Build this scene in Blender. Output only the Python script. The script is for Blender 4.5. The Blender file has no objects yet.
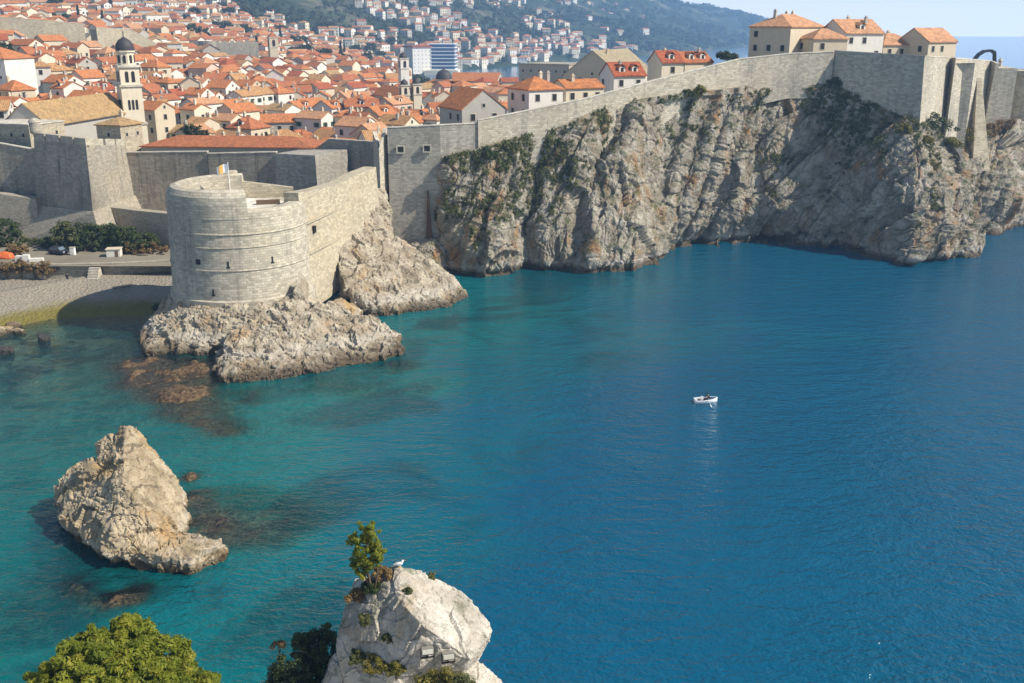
import bpy, bmesh, math, random
import numpy as np
from mathutils import Vector, Matrix

random.seed(7)
rng = np.random.default_rng(11)
R = math.radians
SC = bpy.context.scene
COL = SC.collection

# ------------------------------------------------------------------ camera, sky, sun, exposure
H, F, PITCH = 45.0, 1000.0, R(17.56)
cam_d = bpy.data.cameras.new('camera')
cam = bpy.data.objects.new('camera', cam_d); COL.objects.link(cam)
cam.location = (0, 0, H); cam.rotation_euler = (R(90) - PITCH, 0, 0)
cam_d.sensor_width = 36.0; cam_d.lens = 36.0 * F / 1024.0
cam_d.clip_start = 0.5; cam_d.clip_end = 9000
SC.camera = cam
SUN_EL, SUN_AZ = R(43), R(105)        # azimuth clockwise from +Y (away from the camera), so 90 = right
world = bpy.data.worlds.new('World'); SC.world = world; world.use_nodes = True
wn = world.node_tree.nodes; wl = world.node_tree.links; wn.clear()
sky = wn.new('ShaderNodeTexSky'); sky.sky_type = 'NISHITA'; sky.sun_disc = False
sky.sun_elevation = SUN_EL; sky.sun_rotation = SUN_AZ
sky.air_density = 1.0; sky.dust_density = 0.6; sky.ozone_density = 1.0
bg = wn.new('ShaderNodeBackground'); bg.inputs[1].default_value = 0.088
wo = wn.new('ShaderNodeOutputWorld')
tc = wn.new('ShaderNodeTexCoord'); sx_ = wn.new('ShaderNodeSeparateXYZ'); wl.new(tc.outputs['Generated'], sx_.inputs[0])
mr = wn.new('ShaderNodeMapRange'); mr.interpolation_type = 'SMOOTHSTEP'; wl.new(sx_.outputs[2], mr.inputs[0]); mr.inputs[1].default_value = -0.02; mr.inputs[2].default_value = 0.16; mr.inputs[3].default_value = 0.92; mr.inputs[4].default_value = 0.0
mxs = wn.new('ShaderNodeMix'); mxs.data_type = 'RGBA'; up_ = wn.new('ShaderNodeMath'); up_.operation = 'GREATER_THAN'; wl.new(sx_.outputs[2], up_.inputs[0]); up_.inputs[1].default_value = -0.03
mu_ = wn.new('ShaderNodeMath'); mu_.operation = 'MULTIPLY'; wl.new(mr.outputs[0], mu_.inputs[0]); wl.new(up_.outputs[0], mu_.inputs[1]); wl.new(mu_.outputs[0], mxs.inputs[0]); wl.new(sky.outputs[0], mxs.inputs[6]); mxs.inputs[7].default_value = (13.5, 13.2, 13.0, 1)   # milky horizon air
wl.new(mxs.outputs[2], bg.inputs[0]); wl.new(bg.outputs[0], wo.inputs[0])
sd = bpy.data.lights.new('sun', 'SUN'); sd.energy = 4.9; sd.angle = R(0.55); sd.color = (1.0, 0.92, 0.79)
sun = bpy.data.objects.new('sun', sd); COL.objects.link(sun)
S = Vector((math.cos(SUN_EL) * math.sin(SUN_AZ), math.cos(SUN_EL) * math.cos(SUN_AZ), math.sin(SUN_EL)))
sun.rotation_euler = S.to_track_quat('Z', 'Y').to_euler(); sun.location = (120, -40, 160)
vs = SC.view_settings
vs.view_transform = 'Standard'; vs.look = 'None'; vs.exposure = 0.58; vs.gamma = 1.0
SC.cycles.max_bounces = 6; SC.cycles.transparent_max_bounces = 8; SC.cycles.volume_bounces = 1

# ------------------------------------------------------------------ pixel -> place in the world
SP, CP = math.sin(PITCH), math.cos(PITCH)
def ray(u, v):
    a = (u - 512.0) / F; b = (341.5 - v) / F
    return a, CP + b * SP, -SP + b * CP
def at(u, v, Y):
    a, dy, dz = ray(u, v); t = Y / dy
    return (a * t, Y, H + dz * t)
def atz(u, v, z=0.0):
    a, dy, dz = ray(u, v); t = (z - H) / dz
    return (a * t, dy * t, z)
def proj(x, y, z):
    zz = z - H; dep = y * CP - zz * SP; up = y * SP + zz * CP
    return 512 + F * x / dep, 341.5 - F * up / dep

# ------------------------------------------------------------------ numpy noise
def _h(ix, iy, iz, s):
    with np.errstate(over='ignore'):
        n = (ix.astype(np.int64) * 374761393 + iy.astype(np.int64) * 668265263 + iz.astype(np.int64) * 2147483647 + s * 974634777) & 0xFFFFFFFF
        n = ((n ^ (n >> 13)) * 1274126177) & 0xFFFFFFFF
        n = ((n ^ (n >> 16)) * 2246822519) & 0xFFFFFFFF
        n = n ^ (n >> 15)
    return n.astype(np.float64) / 4294967296.0
def vnoise(p, s=0):
    i = np.floor(p).astype(np.int64); f = p - i
    f = f * f * f * (f * (f * 6 - 15) + 10)
    r = 0
    for dx in (0, 1):
        wx = f[:, 0] if dx else 1 - f[:, 0]
        for dy in (0, 1):
            wy = f[:, 1] if dy else 1 - f[:, 1]
            for dz in (0, 1):
                wz = f[:, 2] if dz else 1 - f[:, 2]
                r = r + wx * wy * wz * _h(i[:, 0] + dx, i[:, 1] + dy, i[:, 2] + dz, s)
    return r * 2 - 1
def fbm(p, octv=4, s=0, gain=0.5):
    r = 0; a = 1.0; t = 0
    for o in range(octv):
        r = r + a * vnoise(p * (2.03 ** o) + 17.3 * o, s + o); t += a; a *= gain
    return r / t
def ridged(p, octv=4, s=0, gain=0.5):
    r = 0; a = 1.0; t = 0
    for o in range(octv):
        r = r + a * (1 - 2 * np.abs(vnoise(p * (2.07 ** o) + 9.1 * o, s + o))); t += a; a *= gain
    return r / t
def cells(p, s=0):
    """Voronoi: (F1, F2, per-cell facet value, per-cell random)"""
    i = np.floor(p).astype(np.int64)
    n = len(p); f1 = np.full(n, 9.0); f2 = np.full(n, 9.0); fac = np.zeros(n); rid = np.zeros(n)
    for dx in (-1, 0, 1):
        for dy in (-1, 0, 1):
            for dz in (-1, 0, 1):
                a, b, c = i[:, 0] + dx, i[:, 1] + dy, i[:, 2] + dz
                q = np.stack([a + _h(a, b, c, s), b + _h(a, b, c, s + 1), c + _h(a, b, c, s + 2)], 1)
                v = p - q; d = np.sqrt((v * v).sum(1))
                near = d < f1
                f2 = np.where(near, f1, np.minimum(f2, d)); f1 = np.where(near, d, f1)
                g = np.stack([_h(a, b, c, s + 3), _h(a, b, c, s + 4), _h(a, b, c, s + 5)], 1) * 2 - 1
                fac = np.where(near, (v * g).sum(1), fac); rid = np.where(near, _h(a, b, c, s + 6), rid)
    return f1, f2, fac, rid
def rock_disp(p, L, s=0, stretch=(1, 1, 1)):
    """blocky limestone relief, about -1..1; L = size of the largest blocks"""
    q = p * np.array(stretch) / L
    w = np.stack([fbm(q * 0.9, 3, s + 40), fbm(q * 0.9 + 31, 3, s + 44), fbm(q * 0.9 + 77, 3, s + 48)], 1)
    q = q + 0.45 * w
    f1, f2, fac, rid = cells(q, s)
    a = fac * 0.75 + (rid - .5) * 0.5 - 0.35 * np.exp(-((f2 - f1) / 0.09) ** 2)
    f1, f2, fac, rid = cells(q * 2.7 + 5, s + 10)
    b = fac * 0.8 + (rid - .5) * 0.4 - 0.4 * np.exp(-((f2 - f1) / 0.1) ** 2)
    f1, f2, fac, rid = cells(q * 6.9 + 3, s + 20)
    c = fac * 0.8 + (rid - .5) * 0.35 - 0.4 * np.exp(-((f2 - f1) / 0.12) ** 2)
    return a + 0.42 * b + 0.2 * c + 0.5 * ridged(q * 0.8, 5, s + 30)

# ------------------------------------------------------------------ objects
def link(o, parent=None):
    COL.objects.link(o)
    if parent is not None: o.parent = parent
    return o
def tag(o, label=None, cat=None, group=None, kind=None):
    if label: o['label'] = label
    if cat: o['category'] = cat
    if group: o['group'] = group
    if kind: o['kind'] = kind
    return o
def empty(name, loc=(0, 0, 0), rz=0.0):
    o = bpy.data.objects.new(name, None); o.empty_display_size = 0.5
    o.location = loc; o.rotation_euler = (0, 0, rz); COL.objects.link(o); return o
def np_mesh(name, V, Q, mat=None, parent=None, smooth=False, uv=None, attrs=None):
    """V (n,3); Q (m,k) faces of k corners"""
    V = np.asarray(V, dtype=np.float32); Q = np.asarray(Q, dtype=np.int32)
    me = bpy.data.meshes.new(name); m, k = Q.shape
    me.vertices.add(len(V)); me.vertices.foreach_set('co', V.ravel())
    me.loops.add(m * k); me.loops.foreach_set('vertex_index', Q.ravel())
    me.polygons.add(m); me.polygons.foreach_set('loop_start', np.arange(0, m * k, k, dtype=np.int32))
    me.polygons.foreach_set('loop_total', np.full(m, k, dtype=np.int32))
    if uv is not None:
        l = me.uv_layers.new(name='UVMap'); l.data.foreach_set('uv', np.asarray(uv, dtype=np.float32).ravel())
    for an, arr in (attrs or {}).items():
        at_ = me.attributes.new(an, 'FLOAT', 'POINT'); at_.data.foreach_set('value', np.asarray(arr, dtype=np.float32))
    me.update(calc_edges=True); me.validate()
    if smooth: me.polygons.foreach_set('use_smooth', np.ones(len(me.polygons), dtype=bool))
    o = bpy.data.objects.new(name, me)
    if mat: me.materials.append(mat)
    return link(o, parent)

class MB:
    """collects shapes; build() links them as one mesh object. UVs in metres (u along, v up)"""
    def __init__(s): s.v = []; s.f = []; s.uv = []
    def poly(s, pts, uv=None):
        i = len(s.v); s.v += [tuple(p) for p in pts]; s.f.append(tuple(range(i, i + len(pts))))
        if uv is None:
            a = Vector(pts[0]); n = (Vector(pts[1]) - a).cross(Vector(pts[-1]) - a)
            if n.length > 1e-9: n.normalize()
            if abs(n.z) > 0.95: uv = [(p[0], p[1]) for p in pts]
            else:
                t = Vector((-n.y, n.x, 0)).normalized(); b = n.cross(t)
                uv = [(Vector(p).dot(t), Vector(p).dot(b)) for p in pts]
        s.uv += uv
    def hexa(s, p):
        """8 corners: 0-3 bottom ring (counter-clockwise from above), 4-7 top ring"""
        for q in ((3, 2, 1, 0), (4, 5, 6, 7), (0, 1, 5, 4), (1, 2, 6, 5), (2, 3, 7, 6), (3, 0, 4, 7)):
            s.poly([p[k] for k in q])
        return s
    def box(s, x0, x1, y0, y1, z0, z1):
        return s.hexa([(x0, y0, z0), (x1, y0, z0), (x1, y1, z0), (x0, y1, z0), (x0, y0, z1), (x1, y0, z1), (x1, y1, z1), (x0, y1, z1)])
    def prism(s, ring, z0, z1, top=None):
        """vertical prism over a ring of (x, y) (counter-clockwise); top = another ring for a batter"""
        top = top or ring; n = len(ring)
        zb = z0 if isinstance(z0, (list, tuple)) else [z0] * n; zt = z1 if isinstance(z1, (list, tuple)) else [z1] * n
        B = [(ring[i][0], ring[i][1], zb[i]) for i in range(n)]; T = [(top[i][0], top[i][1], zt[i]) for i in range(n)]
        for i in range(n):
            j = (i + 1) % n; s.poly([B[i], B[j], T[j], T[i]])
        s.poly(T); s.poly(B[::-1]); return s
    def lathe(s, prof, cx=0, cy=0, n=32, a0=0.0, a1=2 * math.pi, zoff=0):
        """profile of (r, z) upward outside; UV u = arc metres"""
        full = abs(a1 - a0 - 2 * math.pi) < 1e-6
        for k in range(n):
            t0 = a0 + (a1 - a0) * k / n; t1 = a0 + (a1 - a0) * (k + 1) / n
            for (r0, z0), (r1, z1) in zip(prof[:-1], prof[1:]):
                P = [(cx + r0 * math.cos(t0), cy + r0 * math.sin(t0), z0), (cx + r0 * math.cos(t1), cy + r0 * math.sin(t1), z0),
                     (cx + r1 * math.cos(t1), cy + r1 * math.sin(t1), z1), (cx + r1 * math.cos(t0), cy + r1 * math.sin(t0), z1)]
                rr = max(r0, r1, .01); w = 0 if z0 != z1 else 1
                U = [(rr * t0, z0), (rr * t1, z0), (rr * t1, z1 + w * (r1 - r0)), (rr * t0, z1 + w * (r1 - r0))]
                if r0 < 1e-6: s.poly([P[0], P[2], P[3]], [U[0], U[2], U[3]])
                elif r1 < 1e-6: s.poly([P[0], P[1], P[2]], [U[0], U[1], U[2]])
                else: s.poly(P, U)
        if not full:
            for t, fl in ((a0, 1), (a1, 0)):
                P = [(cx + r * math.cos(t), cy + r * math.sin(t), z) for r, z in prof]
                s.poly(P if fl else P[::-1])
        return s
    def tube(s, p0, p1, r0, r1=None, n=8):
        r1 = r0 if r1 is None else r1; p0 = Vector(p0); p1 = Vector(p1); d = (p1 - p0).normalized()
        a = d.orthogonal().normalized(); b = d.cross(a)
        A = [tuple(p0 + r0 * (a * math.cos(2 * math.pi * k / n) + b * math.sin(2 * math.pi * k / n))) for k in range(n)]
        B = [tuple(p1 + r1 * (a * math.cos(2 * math.pi * k / n) + b * math.sin(2 * math.pi * k / n))) for k in range(n)]
        for k in range(n): s.poly([A[k], A[(k + 1) % n], B[(k + 1) % n], B[k]])
        s.poly(A[::-1]); s.poly(B); return s
    def build(s, name, mat=None, parent=None, smooth=False, weld=False):
        me = bpy.data.meshes.new(name); me.from_pydata(s.v, [], s.f)
        l = me.uv_layers.new(name='UVMap'); l.data.foreach_set('uv', np.array(s.uv, dtype=np.float32).ravel())
        if weld or smooth:
            bm = bmesh.new(); bm.from_mesh(me); bmesh.ops.remove_doubles(bm, verts=bm.verts, dist=0.001); bm.to_mesh(me); bm.free()
        if smooth: me.polygons.foreach_set('use_smooth', np.ones(len(me.polygons), dtype=bool))
        if mat: me.materials.append(mat)
        me.update()
        return link(bpy.data.objects.new(name, me), parent)

def hulls_to_rock(name, hulls, voxel, disp, mat, parent=None, attrs=None, smooth=True, amp_fn=None):
    """union of convex hulls of points -> even mesh (voxel) -> displaced along its normals by disp(p) -> one object"""
    bm = bmesh.new()
    for pts in hulls:
        b2 = bmesh.new()
        for p in pts: b2.verts.new(p)
        r = bmesh.ops.convex_hull(b2, input=b2.verts)
        junk = list({v for v in list(r['geom_interior']) + list(r['geom_unused']) if isinstance(v, bmesh.types.BMVert)})
        if junk: bmesh.ops.delete(b2, geom=junk, context='VERTS')
        t = bpy.data.meshes.new('t'); b2.to_mesh(t); b2.free(); bm.from_mesh(t); bpy.data.meshes.remove(t)
    me = bpy.data.meshes.new('t'); bm.to_mesh(me); bm.free()
    o = bpy.data.objects.new('t', me); COL.objects.link(o)
    m = o.modifiers.new('r', 'REMESH'); m.mode = 'VOXEL'; m.voxel_size = voxel
    sm = o.modifiers.new('s', 'SMOOTH'); sm.factor = 0.5; sm.iterations = 2
    ev = o.evaluated_get(bpy.context.evaluated_depsgraph_get())
    nm = bpy.data.meshes.new_from_object(ev)
    bpy.data.objects.remove(o); bpy.data.meshes.remove(me)
    n = len(nm.vertices); V = np.zeros(n * 3, np.float32); N = np.zeros(n * 3, np.float32)
    nm.vertices.foreach_get('co', V); nm.vertices.foreach_get('normal', N)
    V = V.reshape(-1, 3).astype(np.float64); N = N.reshape(-1, 3).astype(np.float64)
    V2 = V + N * disp(V)[:, None]
    nm.vertices.foreach_set('co', V2.astype(np.float32).ravel()); nm.update()
    if smooth: nm.polygons.foreach_set('use_smooth', np.ones(len(nm.polygons), dtype=bool))
    nm.name = name; nm.materials.clear(); nm.materials.append(mat)
    return link(bpy.data.objects.new(name, nm), parent)

# ------------------------------------------------------------------ node materials
class M:
    def __init__(s, name):
        s.m = bpy.data.materials.new(name); s.m.use_nodes = True; s.t = s.m.node_tree; s.n = s.t.nodes; s.l = s.t.links
        s.n.clear(); s.out = s.n.new('ShaderNodeOutputMaterial')
    def node(s, ty, **kw):
        n = s.n.new(ty)
        for k, v in kw.items(): setattr(n, k, v)
        return n
    def put(s, sock, v):
        if v is None: return
        if isinstance(v, bpy.types.NodeSocket): s.l.new(v, sock)
        elif isinstance(v, (tuple, list)) and len(v) == 3 and sock.type == 'RGBA': sock.default_value = (*v, 1)
        else: sock.default_value = v
    def coord(s, kind='Object'): return s.node('ShaderNodeTexCoord').outputs[kind]
    def pos(s): return s.node('ShaderNodeNewGeometry').outputs['Position']
    def attr(s, name): return s.node('ShaderNodeAttribute', attribute_name=name).outputs['Fac']
    def mapping(s, v, scale=(1, 1, 1), rot=(0, 0, 0), loc=(0, 0, 0)):
        n = s.node('ShaderNodeMapping'); s.put(n.inputs[0], v); s.put(n.inputs['Scale'], scale); s.put(n.inputs['Rotation'], rot); s.put(n.inputs['Location'], loc)
        return n.outputs[0]
    def noise(s, v, scale, det=4, rough=0.55, dist=0.0):
        n = s.node('ShaderNodeTexNoise'); s.put(n.inputs['Vector'], v); s.put(n.inputs['Scale'], scale); s.put(n.inputs['Detail'], det)
        s.put(n.inputs['Roughness'], rough); s.put(n.inputs['Distortion'], dist); return n.outputs['Fac']
    def voro(s, v, scale, feature='F1', out='Distance', rnd=1.0):
        n = s.node('ShaderNodeTexVoronoi', feature=feature); s.put(n.inputs['Vector'], v); s.put(n.inputs['Scale'], scale); s.put(n.inputs['Randomness'], rnd)
        return n.outputs[out]
    def ramp(s, v, stops, interp='LINEAR'):
        n = s.node('ShaderNodeValToRGB'); s.put(n.inputs[0], v); e = n.color_ramp.elements; n.color_ramp.interpolation = interp
        while len(e) > 1: e.remove(e[-1])
        e[0].position = stops[0][0]; e[0].color = _c(stops[0][1])
        for p, c in stops[1:]:
            q = e.new(p); q.color = _c(c)
        return n.outputs[0]
    def mix(s, f, a, b, mode='MIX'):
        n = s.node('ShaderNodeMix', data_type='RGBA', blend_type=mode); s.put(n.inputs[0], f); s.put(n.inputs[6], a); s.put(n.inputs[7], b); return n.outputs[2]
    def math(s, op, a, b=None, c=None, clamp=False):
        n = s.node('ShaderNodeMath', operation=op, use_clamp=clamp); s.put(n.inputs[0], a); s.put(n.inputs[1], b)
        if c is not None: s.put(n.inputs[2], c)
        return n.outputs[0]
    def step(s, v, lo, hi):
        n = s.node('ShaderNodeMapRange', clamp=True, interpolation_type='SMOOTHSTEP'); s.put(n.inputs[0], v); s.put(n.inputs[1], lo); s.put(n.inputs[2], hi); return n.outputs[0]
    def xyz(s, v):
        n = s.node('ShaderNodeSeparateXYZ'); s.put(n.inputs[0], v); return n.outputs
    def bump(s, h, strength=0.5, dist=0.1, nrm=None):
        n = s.node('ShaderNodeBump'); s.put(n.inputs['Height'], h); s.put(n.inputs['Strength'], strength); s.put(n.inputs['Distance'], dist); s.put(n.inputs['Normal'], nrm); return n.outputs[0]
    def pbr(s, col, rough=0.85, nrm=None, spec=0.3, metal=0.0, **kw):
        n = s.node('ShaderNodeBsdfPrincipled'); s.put(n.inputs['Base Color'], col); s.put(n.inputs['Roughness'], rough); s.put(n.inputs['Specular IOR Level'], spec)
        s.put(n.inputs['Metallic'], metal)
        if nrm is not None: s.put(n.inputs['Normal'], nrm)
        for k, v in kw.items(): s.put(n.inputs[k], v)
        s.l.new(n.outputs[0], s.out.inputs[0]); return s.m
def _c(c): return (c, c, c, 1) if isinstance(c, (int, float)) else (*c, 1)

def plain(name, col, rough=0.7, var=0.12, scale=3.0, spec=0.3, metal=0.0):
    m = M(name); p = m.coord()
    n = m.noise(p, scale, 4)
    c = m.mix(n, tuple(x * (1 - var) for x in col), tuple(min(1, x * (1 + var)) for x in col))
    return m.pbr(c, rough, None, spec, metal)
# ------------------------------------------------------------------ materials of the place
def mat_rock(name, light, mid, ochre, ochre_amt=0.5, dark=(0.10, 0.095, 0.085), tide=True, streak=0.5, green=0.0, tidez=0.9, grey=0.3, bd=0.3, bs=0.7, crack=0.3, fine=1.0):
    m = M(name); p = m.pos()
    n1 = m.noise(p, 0.35, 6, 0.6); n2 = m.noise(p, 1.7, 6, 0.65)
    c = m.mix(m.step(n1, 0.35, 0.65), mid, light)
    c = m.mix(m.math('MULTIPLY', m.step(n2, 0.5, 0.75), 0.55), c, tuple(x * 0.62 for x in mid))
    on = m.noise(m.mapping(p, (1, 1, 0.45)), 0.22, 5, 0.6, 0.6)
    c = m.mix(m.math('MULTIPLY', m.step(on, 0.53, 0.68), ochre_amt), c, ochre)
    sn = m.noise(m.mapping(p, (1, 1, 0.16)), 0.9, 5, 0.65, 0.4)
    c = m.mix(m.math('MULTIPLY', m.step(sn, 0.55, 0.72), streak), c, dark)
    pn = m.noise(p, 6.0, 5, 0.7)
    c = m.mix(m.math('MULTIPLY', m.step(pn, 0.55, 0.7), grey), c, dark)
    cr = m.voro(m.mapping(p, (1, 1, 0.8)), 0.9, 'DISTANCE_TO_EDGE')
    c = m.mix(m.math('MULTIPLY', m.math('SUBTRACT', 1.0, m.step(cr, 0.0, 0.045)), crack), c, dark)
    if green > 0:
        gn = m.noise(p, 0.6, 6, 0.7); nz = m.xyz(m.node('ShaderNodeNewGeometry').outputs['Normal'])[2]
        g = m.math('MULTIPLY', m.step(gn, 0.5, 0.6), m.step(nz, 0.05, 0.55))
        c = m.mix(m.math('MULTIPLY', g, green), c, (0.055, 0.075, 0.022))
    if tide:
        z = m.xyz(p)[2]; zz = m.math('ADD', z, m.math('MULTIPLY', m.math('SUBTRACT', m.noise(p, 0.5, 6, .7), 0.5), 2.2))
        c = m.mix(m.math('MULTIPLY', m.math('SUBTRACT', 1.0, m.step(zz, tidez * .35, tidez * 1.35)), 0.85), c, (0.062, 0.042, 0.024))
        wl_ = m.math('MULTIPLY', m.step(zz, tidez * 1.1, tidez * 1.4), m.math('SUBTRACT', 1.0, m.step(zz, tidez * 1.6, tidez * 2.2)))
        c = m.mix(m.math('MULTIPLY', wl_, 0.3), c, (0.5, 0.47, 0.42))
    hb = m.math('ADD', m.math('MULTIPLY', m.noise(p, 1.4 * fine, 10, 0.72), 1.0), m.math('MULTIPLY', m.voro(p, 2.3 * fine), 0.35))
    b = m.bump(hb, bs, bd)
    return m.pbr(c, 0.92, b, 0.2)

def mat_stone(name, base, var=0.24, bw=0.75, bh=0.38, stain=0.5, stain_col=(0.13, 0.125, 0.115), warm=(0.42, 0.34, 0.22), warm_amt=0.25, mortar=0.75, bumpd=0.05):
    m = M(name); uv = m.coord('UV'); p = m.pos()
    br = m.node('ShaderNodeTexBrick'); m.put(br.inputs['Vector'], uv); br.offset = 0.5
    m.put(br.inputs['Scale'], 1.0); m.put(br.inputs['Brick Width'], bw); m.put(br.inputs['Row Height'], bh)
    m.put(br.inputs['Mortar Size'], 0.035); m.put(br.inputs['Mortar Smooth'], 0.5); m.put(br.inputs['Bias'], 0.0)
    m.put(br.inputs['Color1'], tuple(x * (1 - var) for x in base)); m.put(br.inputs['Color2'], tuple(min(.9, x * (1 + var)) for x in base))
    m.put(br.inputs['Mortar'], tuple(x * mortar for x in base))
    c = br.outputs['Color']
    sp = m.noise(p, 2.2, 6, 0.7)
    c = m.mix(m.math('MULTIPLY', m.step(sp, 0.45, 0.75), 0.4), c, tuple(x * 0.6 for x in base))
    wn_ = m.noise(p, 0.16, 4, 0.6)
    c = m.mix(m.math('MULTIPLY', m.step(wn_, 0.45, 0.7), warm_amt), c, warm)
    sx = m.noise(m.mapping(p, (1, 1, 0.07)), 0.75, 6, 0.7, 0.3)
    c = m.mix(m.math('MULTIPLY', m.step(sx, 0.5, 0.72), stain), c, stain_col)
    gm = m.noise(p, 0.07, 3, 0.5)
    c = m.mix(m.math('MULTIPLY', m.step(gm, 0.45, 0.7), stain * .5), c, stain_col)
    hb = m.math('ADD', m.math('MULTIPLY', br.outputs['Fac'], -0.6), m.math('MULTIPLY', m.noise(p, 3.0, 6, 0.7), 0.9))
    return m.pbr(c, 0.93, m.bump(hb, 0.7, bumpd), 0.15)

def mat_roof(name, base, var=0.28, spec=0.2):
    m = M(name); p = m.coord('UV'); w = m.pos()
    wv = m.node('ShaderNodeTexWave', wave_type='BANDS', bands_direction='X'); m.put(wv.inputs[0], p); m.put(wv.inputs['Scale'], 0.75); m.put(wv.inputs['Distortion'], 0.6); m.put(wv.inputs['Detail'], 1)
    c = m.mix(m.noise(w, 0.9, 5, 0.7), tuple(x * (1 - var) for x in base), tuple(min(.9, x * (1 + var * .8)) for x in base))
    br = m.node('ShaderNodeTexBrick'); m.put(br.inputs['Vector'], p); m.put(br.inputs['Scale'], 1.0); m.put(br.inputs['Brick Width'], 0.45); m.put(br.inputs['Row Height'], 0.5)
    m.put(br.inputs['Mortar Size'], 0.0); m.put(br.inputs['Color1'], (0.62, 0.62, 0.62)); m.put(br.inputs['Color2'], (1.25, 1.2, 1.1))
    c = m.mix(0.85, c, br.outputs['Color'], 'MULTIPLY')
    g = m.noise(w, 0.35, 5, 0.65)
    c = m.mix(m.math('MULTIPLY', m.step(g, 0.56, 0.72), 0.5), c, (0.16, 0.10, 0.06))
    c = m.mix(m.math('MULTIPLY', wv.outputs['Fac'], 0.3), c, tuple(x * 0.45 for x in base))
    return m.pbr(c, 0.88, m.bump(wv.outputs['Fac'], 0.6, 0.08), spec)

def mat_plaster(name, base, dirt=0.3):
    m = M(name); p = m.pos()
    c = m.mix(m.noise(p, 0.8, 5, 0.65), tuple(x * 0.82 for x in base), tuple(min(.9, x * 1.12) for x in base))
    sx = m.noise(m.mapping(p, (1, 1, 0.12)), 1.1, 5, 0.7)
    c = m.mix(m.math('MULTIPLY', m.step(sx, 0.52, 0.75), dirt), c, tuple(x * 0.5 for x in base))
    return m.pbr(c, 0.9, m.bump(m.noise(p, 4, 5, 0.7), 0.4, 0.04), 0.15)

def mat_leaf(name, a, b, c3=None, trans=0.25):
    m = M(name); t = m.attr('tint')
    st = [(0.0, a), (1.0, b)] if c3 is None else [(0.0, a), (0.65, b), (1.0, c3)]
    c = m.ramp(t, st)
    d = m.node('ShaderNodeBsdfPrincipled'); m.put(d.inputs['Base Color'], c); m.put(d.inputs['Roughness'], 0.6); m.put(d.inputs['Specular IOR Level'], 0.25)
    tr = m.node('ShaderNodeBsdfTranslucent'); m.put(tr.inputs[0], c)
    mx = m.node('ShaderNodeMixShader'); mx.inputs[0].default_value = trans
    m.l.new(d.outputs[0], mx.inputs[1]); m.l.new(tr.outputs[0], mx.inputs[2]); m.l.new(mx.outputs[0], m.out.inputs[0])
    return m.m

ROCK_CLIFF = mat_rock('cliff_limestone', (0.37, 0.335, 0.275), (0.20, 0.17, 0.125), (0.29, 0.155, 0.062), 0.85, dark=(.075, .07, .062), streak=0.45, green=0.8, tidez=1.1, bd=.65)
ROCK_PALE = mat_rock('pale_limestone', (0.42, 0.37, 0.285), (0.25, 0.205, 0.145), (0.36, 0.24, 0.12), 0.6, streak=0.45, green=0.0, tidez=1.3, grey=0.35, bd=.28, crack=.35)
ROCK_TAN = mat_rock('tan_limestone', (0.41, 0.34, 0.235), (0.25, 0.195, 0.12), (0.36, 0.225, 0.09), 0.7, streak=0.3, tidez=0.7, grey=0.25, bd=.13)
ROCK_CRAG = mat_rock('white_limestone', (0.58, 0.535, 0.46), (0.37, 0.33, 0.27), (0.36, 0.25, 0.14), 0.55, streak=0.4, green=0.5, tide=False, grey=0.5, bd=.15, bs=1.0, crack=.0, fine=2.6)
STONE_PALE = mat_stone('pale_ashlar', (0.45, 0.405, 0.32), stain=0.55)
STONE_WARM = mat_stone('warm_ashlar', (0.44, 0.385, 0.28), stain=0.3, warm_amt=0.4)
STONE_GREY = mat_stone('grey_ashlar', (0.35, 0.325, 0.275), stain=0.6, warm=(0.36, 0.31, 0.22))
STONE_DARK = mat_stone('weathered_ashlar', (0.34, 0.305, 0.245), stain=0.85, stain_col=(0.10, 0.096, 0.085))
STONE_CAP = mat_stone('coping_stone', (0.52, 0.48, 0.40), stain=0.25, bw=1.2, bh=0.6)
PAVING = mat_stone('court_paving', (0.62, 0.58, 0.50), stain=0.15, bw=0.9, bh=0.9)
RUBBLE = mat_stone('rubble_masonry', (0.36, 0.32, 0.25), bw=0.5, bh=0.3, stain=0.35)
LEAD = plain('lead_sheet', (0.045, 0.04, 0.042), 0.6, 0.25, 1.0)
DARK = plain('dark_opening', (0.018, 0.017, 0.016), 0.6)
WOOD = plain('weathered_wood', (0.13, 0.085, 0.05), 0.8, 0.3, 4)
IRON = plain('dark_iron', (0.03, 0.03, 0.032), 0.5)
WHITE = plain('white_paint', (0.78, 0.78, 0.77), 0.4, 0.05)
BARK = plain('pine_bark', (0.10, 0.07, 0.045), 0.9, 0.4, 5)
ROOFS = {'orange': mat_roof('orange_clay_tiles', (0.47, 0.185, 0.075)), 'terracotta': mat_roof('terracotta_tiles', (0.38, 0.14, 0.065)),
         'red': mat_roof('red_clay_tiles', (0.34, 0.10, 0.05)), 'ochre': mat_roof('ochre_clay_tiles', (0.44, 0.25, 0.115)),
         'brown': mat_roof('old_brown_tiles', (0.38, 0.255, 0.125)), 'pale': mat_roof('pale_clay_tiles', (0.50, 0.27, 0.15)),
         'stone': mat_roof('weathered_stone_tiles', (0.33, 0.275, 0.185)), 'grey': mat_roof('grey_stone_tiles', (0.22, 0.20, 0.165))}
WALLS = {'cream': mat_plaster('cream_plaster', (0.64, 0.57, 0.44)), 'white': mat_plaster('white_plaster', (0.66, 0.63, 0.57), 0.35),
         'grey': mat_plaster('grey_stonework', (0.40, 0.375, 0.33)), 'beige': mat_plaster('beige_stonework', (0.54, 0.465, 0.345)),
         'pinkish': mat_plaster('pinkish_plaster', (0.56, 0.44, 0.36))}
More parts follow.
